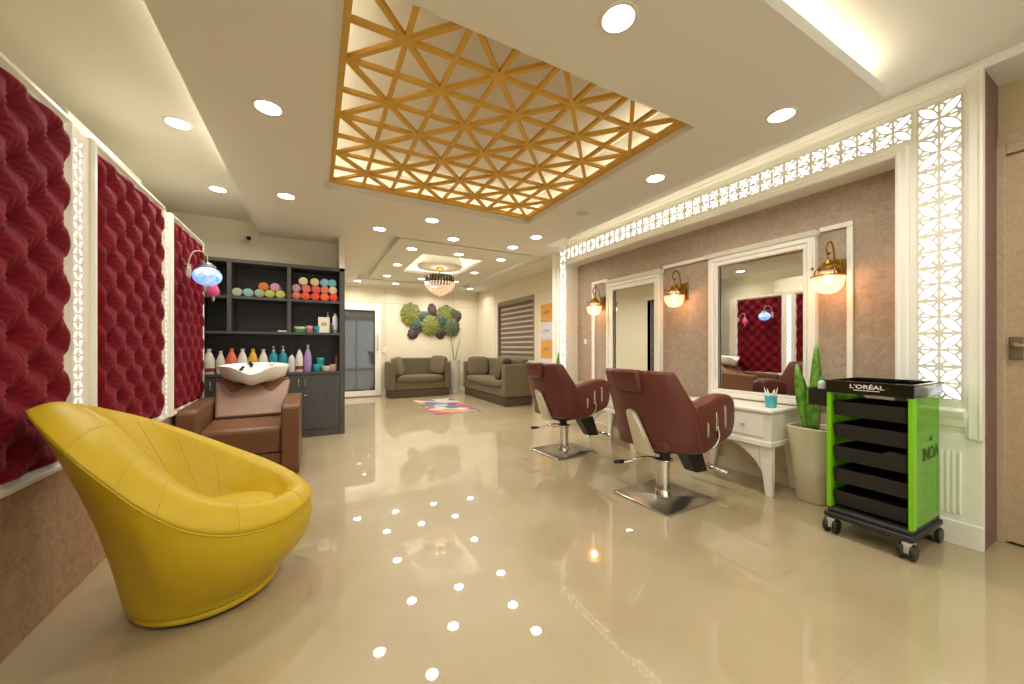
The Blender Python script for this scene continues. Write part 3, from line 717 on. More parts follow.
# ------------------------------------------------------------------ shampoo chair with wash basin
sh = thing('shampoo_chair', 'brown leather shampoo chair with a white wash basin behind the yellow chair', 'shampoo chair', (-.53, 4.1, 0))
SX = -.53; SY = 4.1
def arm_poly(): return [(-.42, .0), (-.42, .585), (-.40, .615), (.33, .63), (.36, .60), (.32, .0)]
for s_ in (-1, 1):
    x0, x1 = (.275, .41) if s_ > 0 else (-.415, -.28)
    pl_ = MB().prism([(-.385, 0), (-.425, .10), (-.425, .585), (-.40, .612), (.33, .63), (.36, .60), (.33, .0)], 'x', x0, x1)
    obj('armrest', pl_, TAN, sh, bevel=.018, seg=3)
obj('seat', MB().prism([(-.37, .20), (-.385, .40), (-.36, .43), (.15, .46), (.15, .20)], 'x', -.278, .273), TAN, sh, bevel=.02, seg=3)
obj('front_panel', MB().box(-.275, .27, -.36, -.33, .03, .195), TAN, sh, bevel=.008)
obj('frame', MB().box(-.27, .265, -.30, .45, .02, .2).box(-.16, .16, .25, .62, 0, .60), BLACKM, sh, bevel=.01)
# backrest leaning towards the basin
Mb = Matrix.Translation((0, .06, .45)) @ Matrix.Rotation(math.radians(-42), 4, 'X')
def back_ring(w, th, z): return [(x, y, z) for x, y in rrect(w, th, min(th * .45, .03), 4)]
obj('backrest', MB(Mb).loft([back_ring(.52, .08, 0), back_ring(.54, .09, .1), back_ring(.58, .09, .28), back_ring(.60, .085, .40), back_ring(.60, .05, .43)], M=Mb), TAUPE, sh, smooth=False, bevel=.012, seg=3)
# scalloped brown headrest overlay
pts = []
for i in range(33):
    x = -.29 + .58 * i / 32
    pts.append((x, .315 + .07 * abs(math.sin(PI * (i / 32) * 2 - PI / 2)) ** 1.2 * (1 if 6 < i < 26 else .6) - (.0)))
lowpts = [(x, .335 + .075 * math.cos(PI * 4 * (i / 32))) for i, (x, _) in enumerate(pts)]
vs = []; fs = []
for i, (x, z) in enumerate(lowpts):
    vs += [(x, -.05, z), (x, -.05, .425), (x, -.035, z), (x, -.035, .425)]
for i in range(32):
    a = i * 4; b = a + 4
    fs += [(a, b, b + 1, a + 1), (a + 2, a + 3, b + 3, b + 2), (a, a + 2, b + 2, b), (a + 1, b + 1, b + 3, a + 3)]
fs += [(0, 1, 3, 2), (128, 130, 131, 129)]
obj('headrest', MB().add(vs, fs, Mb), TAN, sh, auto=40)
# basin: oval bowl with a neck dip towards the chair
bs = []
prof = [(.08, -.16), (.20, -.15), (.262, -.10), (.285, -.03), (.295, .0), (.295, .008), (.275, .006), (.255, -.02), (.21, -.08), (.13, -.11), (.03, -.118)]
for r, z in prof:
    ring = []
    for i in range(64):
        a = 2 * PI * i / 64; c_, s_ = math.cos(a), math.sin(a)
        dip = max(0, -s_) ** 12 * (.075 if r > .2 else .02) * (1 if r > .12 else 0)
        neck = max(0, -s_) ** 12 * .015 * (1 if r > .22 else 0)
        back = max(0, s_) * .02 * (r > .2)
        ring.append((r * c_ * 1.0, r * s_ * .92 + neck + .38, .915 + z - dip + back))
    bs.append(ring)
bas = obj('basin', MB().loft(bs, True, True), CERAM, sh, smooth=True)
obj('pedestal', MB().box(-.10, .10, .32, .48, .0, .76), CERAM, sh, bevel=.03, seg=3)
obj('faucet', MB().cyl((-.06, .60, .90), .018, 0, .035, 16).tube([(-.06, .60, .93), (-.06, .55, .945), (-.08, .52, .93)], .009, 8).tube([(-.12, .55, .90), (-.14, .50, .87)], .013, 8), BLACKG, bas, smooth=True)
obj('spray_head', MB().cyl((.12, .58, .90), .016, 0, .03, 16).sphere((.12, .58, .935), .018), CHROME, bas, smooth=True)

# ------------------------------------------------------------------ dark shelving unit
cab = thing('shelving_unit', 'tall dark grey wood-grain shelving unit with cupboards, stocked with towels and bottles', 'shelving unit', (-.41, 5.15, 0))
cx0, cx1 = -.738, .745
c = MB().box(cx1 - .06, cx1, 0, .37, 0, 2.105).box(cx0, cx0 + .03, 0, .37, 0, 2.105).box(cx0, cx1, 0, .37, 2.065, 2.105)
obj('carcass', c, DARKW, cab, bevel=.002)
obj('back_panel', MB().box(cx0 + .03, cx1 - .06, .345, .365, .8, 2.065), DARKB, cab)
for z_ in (1.685, 1.285): obj('shelf', MB().box(cx0 + .03, cx1 - .06, .004, .345, z_ - .03, z_), DARKW, cab, bevel=.002)
obj('worktop', MB().box(cx0 + .03, cx1 - .06, -.012, .345, .77, .80), DARKW, cab, bevel=.002)
for x_ in (-.853, -.275): obj('divider', MB().box(x_ + .41 - .02, x_ + .41 + .02, .006, .345, 1.285, 2.065), DARKW, cab)
obj('plinth', MB().box(cx0 + .03, cx1 - .06, .01, .345, 0, .10), DARKW, cab)
ds = [(-1.12, -.98), (-.98, -.56), (-.56, -.14), (-.14, .275)]
for k, (a, b) in enumerate(ds):
    d = obj('door', MB().box(a + .41 + .002, b + .41 - .002, -.004, .016, .10, .767), DARKW, cab, bevel=.002)
    hx = (b - .035 if k % 2 == 0 else a + .035) + .41
    obj('handle', MB().tube([(hx, -.004, .62), (hx, -.028, .63), (hx, -.028, .72), (hx, -.004, .73)], .005, 8), CHROME, d, smooth=True)
    if k == 3: obj('lock', MB().cyl((0, 0, 0), .013, 0, .012, 12, M=Matrix.Translation((a + .41 + .035, -.016, .52)) @ Matrix.Rotation(PI / 2, 4, 'X')), CHROME, d)

# rolled towels
def towel_mb(r, L):
    m = MB(); n = 60; rings = []
    for y_, q in ((0, .82), (.006, .95), (.014, 1), (L - .014, 1), (L - .006, .95), (L, .82)):
        rings.append([(r * q * 1.04 * math.cos(2 * PI * i / 24), y_, r * q * math.sin(2 * PI * i / 24)) for i in range(24)])
    m.loft(rings)
    sp = []
    for i in range(n):
        a = i * .42; q = r * (.08 + .74 * i / n); sp.append((q * math.cos(a), .001, q * math.sin(a)))
    m.tube(sp, r * .055, 5)
    return m
tm = {}
def towel(x, z, r, col, label, grp, y=5.2, L=.26):
    if col not in tm: tm[col] = mat('towel_' + col, col, .95, sheen=.4, spec=.1, bump=(220, .5))
    o = obj('rolled_towel', towel_mb(r, L), tm[col], smooth=True); o.location = (x, y, z); o.rotation_euler = (0, random.uniform(0, 6.2), 0)
    tag(o, label, 'towel', grp)
TZ = 1.685
for u, z_, col, l in ((-.79, 0, 'a9b39c', 'grey-green rolled towel, leftmost on the middle bay of the top shelf'), (-.685, 0, '8fb5b0', 'pale blue rolled towel, second from left on the top shelf'),
                   (-.575, 0, '98a68a', 'sage rolled towel under the orange one'), (-.475, 0, 'b4b860', 'yellow-green rolled towel under the pink one'), (-.365, 0, 'c0c468', 'yellow-green rolled towel against the shelf divider'),
                   (-.535, 1, 'c67a3c', 'orange rolled towel stacked on the middle bay pile'), (-.42, 1, 'c790a6', 'dusty pink rolled towel stacked beside the orange one')):
    towel(u, TZ + .05 + z_ * .083, .05, col, l, 'rolled towels in the middle bay')
rb = [(-.205, 'd07866', 'salmon rolled towel, bottom left corner of the fourteen in the right bay'), (-.112, 'e85a44', 'coral red rolled towel, second on the bottom row of the right bay'), (-.015, 'ea5240', 'coral red rolled towel, middle of the bottom row of the right bay'), (.082, 'ee6a50', 'coral rolled towel, fourth on the bottom row of the right bay'), (.178, 'e85644', 'coral red rolled towel, bottom right corner against the cabinet side')]
sp = lambda x: -.205 + (x + .205) * 1.09
for x, col, l in rb: towel(sp(x), TZ + .049, .0485, col, l, 'rolled towels in the right bay')
for x, col, l in [(-.205, 'b890a0', 'mauve rolled towel, left end of the middle row in the right bay'), (-.105, 'd87060', 'salmon rolled towel, second in the middle row of the right bay'), (-.008, 'd06458', 'dull red rolled towel in the centre of the right bay'), (.082, 'd47864', 'salmon rolled towel beside the cream one in the right bay'), (.17, 'dcc39c', 'cream rolled towel, right end of the middle row')]:
    towel(sp(x), TZ + .141, .0485, col, l, 'rolled towels in the right bay')
for x, col, l in [(-.135, 'd8c4a0', 'cream rolled towel, left on the top row of the right bay'), (-.02, 'd2ba92', 'beige rolled towel in the top row of the right bay'), (.08, '7fb6be', 'light blue rolled towel, left of the blue pair on top'), (.16, '6fb0bc', 'light blue rolled towel, topmost at the cabinet side')]:
    towel(sp(x), TZ + .232, .0485, col, l, 'rolled towels in the right bay')

# bottles
def bottle(x, y, z, H, R, col, label, style='gallon', band=None, cap='e8e4da', grp='bottles along the counter', rough=.35, tr=0):
    t = thing('bottle', label, 'bottle', (x, y, z), 0, grp)
    m = tm.setdefault('b' + col, mat('bottle_' + col, col, rough)) if 'b' + col in tm else tm.setdefault('b' + col, mat('bottle_' + col, col, rough))
    cap = col if cap == 'e8e4da' else cap
    mc = tm['c' + cap] if 'c' + cap in tm else tm.setdefault('c' + cap, mat('cap_' + cap, cap, .4))
    if style == 'gallon':
        pr = [(R * .9, 0), (R, .01), (R, H * .48), (R * .93, H * .58), (R * .6, H * .76), (R * .36, H * .86), (R * .30, H * .90)]
    elif style == 'tall':
        pr = [(R * .92, 0), (R, .01), (R, H * .55), (R * .85, H * .66), (R * .4, H * .76), (R * .3, H * .8)]
    else:
        pr = [(R * .92, 0), (R, .01), (R, H * .78), (R * .9, H * .84), (R * .4, H * .88)]
    obj('body', MB().lathe(pr, 24, sx=1.0, sy=.8), m, t, auto=50)
    h0 = pr[-1][1]
    if style == 'gallon': obj('cap', MB().cyl((0, 0, 0), R * .36, h0, H, 16), mc, t, auto=40)
    elif style == 'tall': obj('pump', MB().cyl((0, 0, 0), R * .34, h0, h0 + .02, 14).cyl((0, 0, 0), R * .12, h0 + .02, H - .012, 8).box(-R * .18, R * .18, -R * .8, R * .2, H - .014, H), mc, t, bevel=.001)
    else: obj('cap', MB().cyl((0, 0, 0), R * .45, h0, H, 16), mc, t, auto=40)
    if band:
        mbn = tm['l' + band] if 'l' + band in tm else tm.setdefault('l' + band, mat('label_' + band, band, .5))
        z0_, z1_ = (.05, .17) if band != '8a2a28' else (.10, .24)
        rg = [[((R + .0012) * math.cos(a), (R * .8 + .0012) * math.sin(a), H * q) for a in [PI + PI * i / 14 for i in range(15)]] for q in (z0_, z1_)]
        obj('label', MB().loft(rg, False, False, False), mbn, t, smooth=True)
    return t
CZ = .80; by = 5.25
def xb(u, y=by):
    a = (u - 512) / 368; S_, C_ = math.sin(math.atan2(197, 368)), math.cos(math.atan2(197, 368)); return y * (S_ + a * C_) / (C_ - a * S_)
bottle(-1.05, by, CZ, .285, .057, 'dcd8c8', 'white bottle with a red label band, leftmost on the counter', band='8a2a28')
bottle(-.945, by, CZ, .262, .044, 'd6d0bc', 'narrow cream bottle between the leftmost white and coral bottles')
bottle(-.845, by, CZ, .29, .055, 'd8674c', 'coral orange bottle on the counter, third from left')
bottle(-.742, by, CZ, .285, .052, 'd9d5c6', 'plain white bottle between the coral and gold bottles')
bottle(-.642, by, CZ, .285, .052, 'd2a030', 'golden yellow bottle on the counter')
bottle(-.540, by, CZ, .28, .050, 'd8d4c6', 'plain white bottle right of the golden one')
bottle(-.438, by, CZ, .315, .047, '1c8890', 'teal pump bottle, left one of the teal pair', style='tall', cap='c8ccc8')
bottle(-.342, by, CZ, .318, .047, '18828c', 'teal pump bottle, right one of the teal pair', style='tall', cap='c8ccc8')
bottle(-.252, by, CZ, .262, .037, 'd0cec8', 'slim white bottle with a dark cap right of the teal pair', style='tall', cap='3a3430')
bottle(-.170, by, CZ, .305, .043, 'd8d6ce', 'white pump bottle with a red label band, left of the lilac one', style='gallon', band='8a2a28', cap='2c2826')
bottle(-.078, by, CZ, .335, .042, 'a888c0', 'tall lilac bottle with a pointed nozzle', style='gallon', cap='c6b4d4')
def jar(x, y, z, h, r, col, capc, label, grp='jars on the shelves'):
    t = thing('jar', label, 'jar', (x, y, z), 0, grp)
    for k in (col, capc):
        if 'j' + k not in tm: tm['j' + k] = mat('jar_' + k, k, .35)
    obj('body', MB().lathe([(r * .9, 0), (r, .006), (r, h * .6), (r * .9, h * .64)], 24), tm['j' + col], t, auto=40)
    obj('lid', MB().lathe([(r * .95, h * .64), (r * 1.02, h * .66), (r * 1.02, h * .97), (r * .96, h)], 24), tm['j' + capc], t, auto=40)
jar(.020, by - .02, CZ, .09, .042, '2a9098', '38a4a8', 'teal jar on the counter, lower of the stacked teal jars')
jar(.062, by + .03, CZ + .0, .085, .04, '2a9098', '38a4a8', 'teal jar half hidden behind the other teal jars', )
jar(.062, by + .03, CZ + .086, .085, .043, '2c949c', '44b0b2', 'teal jar resting on top of another, right of the lilac bottle')
jar(.125, by - .03, CZ, .065, .047, 'cdb9a0', 'd8c8b0', 'low cream jar near the right end of the counter')
jar(.205, by - .03, CZ, .085, .040, 'c49a94', 'd0a8a0', 'pink jar at the right end of the counter')
bottle(.246, by + .06, CZ, .20, .020, '8a4a38', 'small reddish brown bottle behind the pink jar', style='small', cap='c07060')
# middle shelf, right bay
jar(-.165, 5.24, 1.285, .07, .066, '3a8a52', 'c8d0b8', 'wide green tub with a pale lid on the middle shelf')
jar(-.06, 5.24, 1.285, .085, .038, 'c07a6c', 'd8a090', 'pink and orange pot beside the green tub')
jar(.025, 5.24, 1.285, .08, .035, '3a90a4', '4aa4b8', 'blue pot leaning beside the white pouch')
pch = thing('product_pouch', 'white refill pouch with a yellow print on the middle shelf', 'pouch', (.10, 5.24, 1.285))
obj('body', MB().prism([(-.03, 0), (.03, 0), (.006, .19), (.003, .20), (-.003, .20), (-.006, .19)], 'x', -.065, .065), mat('white_pouch', 'd8d4c0', .4), pch, bevel=.004)
obj('print', MB().sell((0, -.0185, .10), .042, .004, .036, 1, 1, M=Matrix.Rotation(math.radians(-2), 4, 'X')), mat('olive_print', 'b0a458', .6), pch, smooth=True)
bottle(.145, 5.32, 1.285, .27, .03, 'd2ccbc', 'white pump bottle behind the pouch on the middle shelf', style='tall', cap='cdc8ba', grp='bottles on the middle shelf')
bottle(.185, 5.20, 1.285, .12, .016, '4a3630', 'tiny dark bottle between pouch and white bottle', style='small', cap='c8b8a8', grp='bottles on the middle shelf')
bottle(.228, 5.24, 1.285, .25, .032, 'd4dade', 'white bottle with a light blue label at the end of the middle shelf', style='small', band='4a9ac0', grp='bottles on the middle shelf')
tag(obj('tray', MB().box(-.39, -.30, 5.18, 5.26, 1.286, 1.304), WPLAST, bevel=.004), 'small flat white tray on the empty middle shelf', 'tray')

# ------------------------------------------------------------------ barber chairs
bc = thing('barber_chair', 'burgundy leather styling chair nearest the viewer, facing the large mirror', 'barber chair', (2.27, 1.875, 0), math.radians(2), 'burgundy styling chairs')
# base plate 0.55 x 0.5 m
obj('base_plate', MB().loft([[(x, y, z) for x, y in rrect(.53 - i_, .49 - i_, .02, 4)] for z, i_ in ((0, 0), (.010, 0), (.014, .012))]), BRUSH, bc, auto=40)
obj('column', MB().lathe([(.062, .014), (.060, .03), (.056, .04), (.054, .055), (.050, .06), (.050, .26), (.03, .262), (.03, .36)], 32), CHROME, bc, auto=35)
obj('lever', MB().tube(smoothpath([(-.03, .0, .275), (-.07, .07, .275), (-.11, .14, .255), (-.17, .19, .232), (-.22, .205, .235)], 5), .015, 8, flat=.6).lathe([(.055, .262), (.07, .268), (.07, .282), (.05, .29)], 24), CHROME, bc, smooth=True)
obj('lever_grip', MB().tube([(-.20, .20, .235), (-.265, .22, .238)], .015, 10), BLACK, bc, smooth=True)
obj('mechanism', MB().box(-.13, .16, -.11, .11, .345, .39).box(-.10, -.02, -.08, -.05, .30, .35).tube([(-.18, -.02, .40), (-.06, -.05, .33), (.05, -.05, .34)], .010, 8), BLACK, bc, bevel=.006)
# moulded seat bucket
seat = MB().sell((0.03, 0, .455), .29, .23, .065, .35, .3, 36, 12)
obj('seat', seat, BURG, bc, smooth=True)
# backrest: reclined, slightly curved in plan, one continuous padded slab
rings = []
for z_, x_, w_, th in ((.385, -.13, .54, .05), (.39, -.16, .60, .11), (.43, -.195, .645, .14), (.52, -.225, .67, .13), (.65, -.262, .68, .12), (.75, -.29, .645, .11), (.86, -.325, .605, .095), (.915, -.342, .585, .08), (.94, -.348, .57, .055), (.946, -.35, .545, .025)):
    ring = []
    for (yy, xx) in rrect(w_, th, th * .48, 5):
        pass
    pr = rrect(w_, th, th * .48, 5)
    # densify the long edges so that the slab can curve
    P2 = []
    for i in range(len(pr)):
        a, b = pr[i], pr[(i + 1) % len(pr)]; L_ = math.hypot(b[0] - a[0], b[1] - a[1]); k = 8 if L_ > .2 else 1
        for q in range(k): P2.append((a[0] + (b[0] - a[0]) * q / k, a[1] + (b[1] - a[1]) * q / k))
    for yy, xx in P2:
        rings.append if False else None
        ring.append((x_ + xx + (.19 - .16 * max(0, z_ - .55)) * abs(yy / .33) ** 3.2, yy, z_))
    rings.append(ring)
obj('backrest', MB().loft(rings), BURG, bc, smooth=True)
hr = []
for z_, q in ((.80, .3), (.805, .85), (.82, 1), (.925, 1), (.945, .85), (.952, .3)):
    hr.append([(-.358 - (z_ - .80) * .22 + x * (q if q < 1 else 1), y * (.97 if q < 1 else 1), z_) for y, x in rrect(.235, .075, .02, 4)])
obj('headrest', MB().loft(hr), BURG, bc, smooth=True)
obj('seam', MB().tube([(-.333, -.15, .795), (-.356, 0, .79), (-.333, .15, .795)], .003, 5), BURGD, bc)
# rear recline cover plate
rp = []
for z_, w_, in ((.375, .15), (.45, .125), (.55, .10), (.63, .08), (.66, .06), (.675, .02)):
    xx = -.288 - (z_ - .42) * .26
    rp.append([(xx + a, -.065 + (z_ - .375) * .20 + b * w_, z_) for a, b in ((-.016, -.42), (-.020, 0), (-.016, .42), (-.008, .5), (.02, .5), (.02, -.5), (-.008, -.5))])
obj('recline_cover', MB().loft(rp), SATIN, bc, auto=50)
# arms
def arm_side(s):
    P = [(-.06, .44), (-.10, .56), (-.12, .68), (-.09, .725), (-.0, .74), (.10, .765), (.24, .775), (.315, .755), (.345, .70), (.345, .58), (.315, .50), (.26, .465), (.12, .43), (.02, .395), (-.04, .40)]
    n = 60; out = [catmull([(x, 0, z) for x, z in P], len(P) * i / n) for i in range(n)]
    cxx = sum(p.x for p in out) / n; czz = sum(p.z for p in out) / n
    rings = []
    for y_, q in ((.232, .90), (.236, .96), (.25, .995), (.265, 1), (.305, 1), (.322, .985), (.332, .955), (.336, .90)):
        rings.append([(cxx + (p.x - cxx) * (1 - (1 - q) * .8), s * y_, czz + (p.z - czz) * (1 - (1 - q) * 1.4)) for p in out])
    if s > 0: rings = [list(reversed(r)) for r in rings]
    return MB().loft(rings)
for s in (-1, 1):
    a = obj('armrest', arm_side(s), BURG, bc, smooth=True)
    for k, (x0, z0_, z1_) in enumerate(((.02, .50, .60), (.115, .53, .665), (.215, .545, .70))):
        obj('slot_trim', MB().sell((x0 + .0, s * .338, (z0_ + z1_) / 2), .012, .006, (z1_ - z0_) / 2, .5, .5, 16, 10), CHROME, a, smooth=True)
    obj('strap', MB().tube(smoothpath([(.115, s * .343, .57), (.13, s * .345, .50), (.10, s * .33, .43), (.03, s * .28, .40), (-.06, s * .20, .39)], 5), .007, 8), CHROME, a, smooth=True)
# footrest
obj('footrest_plate', MB().prism([(.16, .37), (.36, .38), (.47, .12), (.33, .13)], 'y', -.055, .055), BLACK, bc, bevel=.008)
obj('footrest_bar', MB().tube([(.43, -.03, .16), (.54, -.03, .135)], .012, 8).tube([(.43, .03, .16), (.54, .03, .135)], .012, 8).tube([(.545, -.17, .13), (.545, .17, .13)], .016, 12), CHROME, bc, smooth=True)
dup(bc, (2.33, 3.19, 0), math.radians(4), 'burgundy leather styling chair farther away, facing the second mirror')

# ------------------------------------------------------------------ dressing tables
def table(y0, y1, label, H=.64):
    t = thing('dressing_table', label, 'dressing table', (3.13, (y0 + y1) / 2, 0), 0, 'white dressing tables under the mirrors')
    hw = (y1 - y0) / 2
    obj('tabletop', MB().box(-.21, .213, -hw - .01, hw + .01, H - .025, H), WHITE, t, bevel=.006)
    obj('apron', MB().box(-.19, .21, -hw, hw, .405, H - .026).box(-.205, .212, -hw - .006, hw + .006, .365, .405), WHITE, t, bevel=.004)
    for a, b in ((-hw + .05, -.01), (.01, hw - .05)):
        d = obj('drawer', MB().box(-.202, -.19, a, b, .43, .595), WHITE, t, bevel=.004)
        obj('knob', MB().sphere((-.212, (a + b) / 2, .515), .013, 12, 8), SATIN, d, smooth=True)
    for s in (-1, 1):
        for xx in (-.185, .165):
            l = MB(); y = s * hw
            l.loft([[(xx, y, .365), (xx + .045, y, .365), (xx + .045, y - s * .09, .365), (xx, y - s * .09, .365)], [(xx, y, .20), (xx + .045, y, .20), (xx + .045, y - s * .075, .20), (xx, y - s * .075, .20)], [(xx, y, 0), (xx + .035, y, 0), (xx + .035, y - s * .045, 0), (xx, y - s * .045, 0)]])
            obj('leg', l, WHITE, t, bevel=.004)
        # scalloped bracket between leg and apron
        P = [(s * (hw - .075), .365), (s * (hw - .075), .17)]
        P += [(s * (hw - .075 - .02 - .07 * q), .17 + .105 * q ** .5 * (1 if q < 1 else 1)) for q in (.1, .3, .6, 1)]
        P += [(s * (hw - .185 - .07 * q), .285 + .045 * q ** .6) for q in (.1, .4, 1)]
        P += [(s * (hw - .30), .345), (s * (hw - .33), .365)]
        obj('bracket', MB().prism(P, 'x', -.17, -.15), WHITE, t, bevel=.002)
table(1.475, 2.19, 'white dressing table under the large mirror, with the blue cup on it')
table(2.80, 3.56, 'white dressing table under the farther mirror, behind the far styling chair')
cup = thing('tissue_cup', 'light blue cup of folded white tissues on the near dressing table', 'cup', (3.09, 1.555, .64))
obj('cup', MB().lathe([(.034, 0), (.036, .004), (.042, .09), (.038, .09), (.033, .01)], 24), TEALG, cup, auto=40)
ti = MB()
for k in range(6):
    a = k * 1.05; dx, dy = .022 * math.cos(a), .022 * math.sin(a)
    ti.loft([[(dx + .014 * math.cos(q), dy + .008 * math.sin(q), .02) for q in (0, 1.57, 3.14, 4.7)], [(dx * 1.3 + .016 * math.cos(q), dy * 1.3 + .008 * math.sin(q), .10) for q in (0, 1.57, 3.14, 4.7)], [(dx * 2.0 + .001 * math.cos(q), dy * 2.0 + .001 * math.sin(q), .135 + .01 * (k % 3)) for q in (0, 1.57, 3.14, 4.7)]])
obj('tissue', ti, TISSUE, cup)
pb = thing('product_box', 'small purple and white box on the far dressing table', 'box', (3.08, 3.40, .64))
obj('body', MB().box(-.05, .05, -.04, .04, 0, .03), mat('purple_box', '6a5a9a', .5), pb, bevel=.002)
obj('lid', MB().box(-.052, .052, -.042, .042, .03, .045), WPLAST, pb, bevel=.002)

# ------------------------------------------------------------------ plants
def blade(mb, base, top, w, lean=(0, 0), twist=0.3, n=10):
    b = Vector(base); tp = Vector(top); rings = []
    for i in range(n + 1):
        q = i / n; p = b.lerp(tp, q) + Vector((lean[0], lean[1], 0)) * math.sin(PI * q) * .5
        ww = w * (math.sin(PI * min(.97, .28 + .69 * q)) ** .8); a = twist * (q * 2 - 1) + twist * 2
        d = Vector((math.cos(a), math.sin(a), 0)); nn = Vector((-math.sin(a), math.cos(a), 0))
        rings.append([tuple(p + d * ww + nn * .004), tuple(p - nn * .004), tuple(p - d * ww + nn * .004), tuple(p + nn * .010)])
    mb.loft(rings)
pt = thing('snake_plant', 'snake plant in a tall ivory planter between the dressing table and the trolley', 'potted plant', (3.17, 1.31, 0))
rg = []
for z_, r_ in ((0, .083), (.01, .092), (.25, .112), (.45, .132), (.53, .142), (.535, .138), (.53, .128), (.49, .122)):
    rg.append([(x, y, z_) for x, y in rrect(r_ * 2, r_ * 2, r_ * .62, 6)])
pt_ = obj('planter', MB().loft(rg, True, True), PLANTER, pt, auto=45)
obj('soil', MB().cyl((0, 0, 0), .115, .485, .50, 24), SOIL, pt)
ROOT = Vector((-.03, 0, .49))
for bx, by_, tx, ty, tz, w, tw, l in ((-.02, .02, -.05, .085, .975, .052, -.9, 1), (.0, -.01, -.01, -.02, 1.125, .052, -.6, 1), (-.02, 0, -.06, .01, .83, .026, -1.2, 1), (.03, .03, .05, .07, .78, .024, -.8, 1)):
    m = MB(); blade(m, (bx, by_, .49), (tx, ty, tz), w, (0, 0), tw / 3); obj('leaf', m, LEAF, pt, smooth=True)
p2 = thing('potted_plant', 'snake plant behind the far styling chair beside the lattice post', 'potted plant', (2.98, 4.30, 0))
obj('planter', MB().lathe([(.09, 0), (.10, .01), (.12, .42), (.115, .42), (.11, .38)], 24), PLANTER, p2, auto=40)
obj('soil', MB().cyl((0, 0, 0), .105, .37, .385, 20), SOIL, p2)
for tx, ty, tz, w in ((.03, -.06, 1.04, .035), (-.04, .05, .86, .03), (.05, .06, .78, .026)):
    m = MB(); blade(m, (tx * .3, ty * .3, .38), (tx, ty, tz), w, (0, 0), -.2); obj('leaf', m, LEAF, p2, smooth=True)
p3 = thing('potted_plant', 'slim white planter with two bare green stems in the corner between the sofas', 'potted plant', (2.98, 8.5, 0))
obj('planter', MB().lathe([(.10, 0), (.11, .01), (.13, .80), (.12, .80), (.115, .76)], 24), mat('pale_grey_planter', 'c6c0b2', .4), p3, auto=40)
obj('soil', MB().cyl((0, 0, 0), .112, .74, .77, 20), SOIL, p3)
for tx, ty, tz in ((-.12, 0, 1.42), (.14, .0, 1.32)):
    obj('stem', MB().tube(smoothpath([(tx * .1, 0, .76), (tx * .4, ty, 1.0), (tx, ty, tz)], 5), [.012] * 9 + [.01, .006], 6), LEAF2, p3, smooth=True)

# ------------------------------------------------------------------ trolley
tr = thing('salon_trolley', 'lime green and black salon trolley with five black trays on castors', 'trolley', (2.925, .875, 0))
# local: x -0.175..0.175, y -0.185..0.185
def TB(): return MB()
obj('base', TB().box(-.235, .215, -.19, .19, .095, .125).box(-.22, .21, -.178, .178, .125, .15), BLACKM, tr, bevel=.008)
obj('top_tray', TB().box(-.22, .22, -.185, .185, .835, .845).box(-.22, -.212, -.185, .185, .845, .898).box(.212, .22, -.185, .185, .845, .898).box(-.212, .212, -.185, -.177, .845, .898).box(-.212, .212, .177, .185, .845, .898), BLACKG, tr, bevel=.002)
obj('top_rim', TB().box(-.228, .228, -.19, -.174, .899, .906).box(-.228, .228, .174, .19, .899, .906).box(-.228, -.208, -.174, .174, .899, .906).box(.208, .228, -.174, .174, .899, .906), BLACKG, tr)
for s in (-1, 1):
    obj('side_panel', TB().box(-.165, .20, s * .174 - .003, s * .174 + .003, .15, .855), GREENC, tr)
    obj('front_post', TB().box(-.215, -.165, s * .172 - .010, s * .172 + .010, .15, .855), GREEN, tr, bevel=.003)
    rl = TB()
    for k in range(5): rl.box(-.165, .19, s * .160 - .006, s * .160 + .006, .230 + .132 * k, .236 + .132 * k)
    obj('rail', rl, mat('pale_rail', 'b8d88a', .4) if s < 0 else bpy.data.materials['pale_rail'], tr)
for s in (-1, 1): obj('rear_post', TB().box(.20, .215, s * .161 - .013, s * .161 + .013, .15, .835), GREEN, tr)
for k in range(5):
    z0_ = .170 + .132 * k
    d = TB(); fr_ = -.20
    d.box(fr_ + .022, .19, -.148, .148, z0_, z0_ + .005)
    d.prism([(fr_ + .02, z0_), (fr_, z0_ + .085), (fr_ + .006, z0_ + .085), (fr_ + .027, z0_)], 'y', -.148, .148)
    d.box(.184, .19, -.148, .148, z0_ + .005, z0_ + .08)
    for s in (-1, 1): d.prism([(fr_ + .02, z0_), (fr_, z0_ + .085), (.19, z0_ + .08), (.19, z0_)], 'y', s * .1515 - .003, s * .1515 + .003)
    obj('tray', d, BLACK, tr, bevel=.001)
for sx_ in (-1, 1):
    for sy_ in (-1, 1):
        cx_, cy_ = sx_ * .195, sy_ * .16
        cst = obj('castor', MB().cyl((cx_, cy_, 0), .016, .08, .096, 16).prism([(cx_ - .034, .09), (cx_ + .03, .09), (cx_ + .032, .06), (cx_ - .008, .03), (cx_ - .03, .03)], 'y', cy_ - .019, cy_ + .019), mat('white_castor_fork', 'cfcabc', .4) if (sx_, sy_) == (-1, -1) else bpy.data.materials['white_castor_fork'], tr, bevel=.003)
        Mw = Matrix.Translation((cx_ - .012, cy_, .042)) @ Matrix.Rotation(PI / 2, 4, 'X')
        wl = MB()
        for q in (-1, 1): wl.lathe([(.012, q * .022 - .010), (.037, q * .022 - .010), (.042, q * .022 - .005), (.042, q * .022 + .005), (.037, q * .022 + .010), (.012, q * .022 + .010)], 24, M=Mw)
        wl.lathe([(.012, -.03), (.012, .03)], 12, M=Mw)
        obj('wheel', wl, BLACK, cst, auto=40)
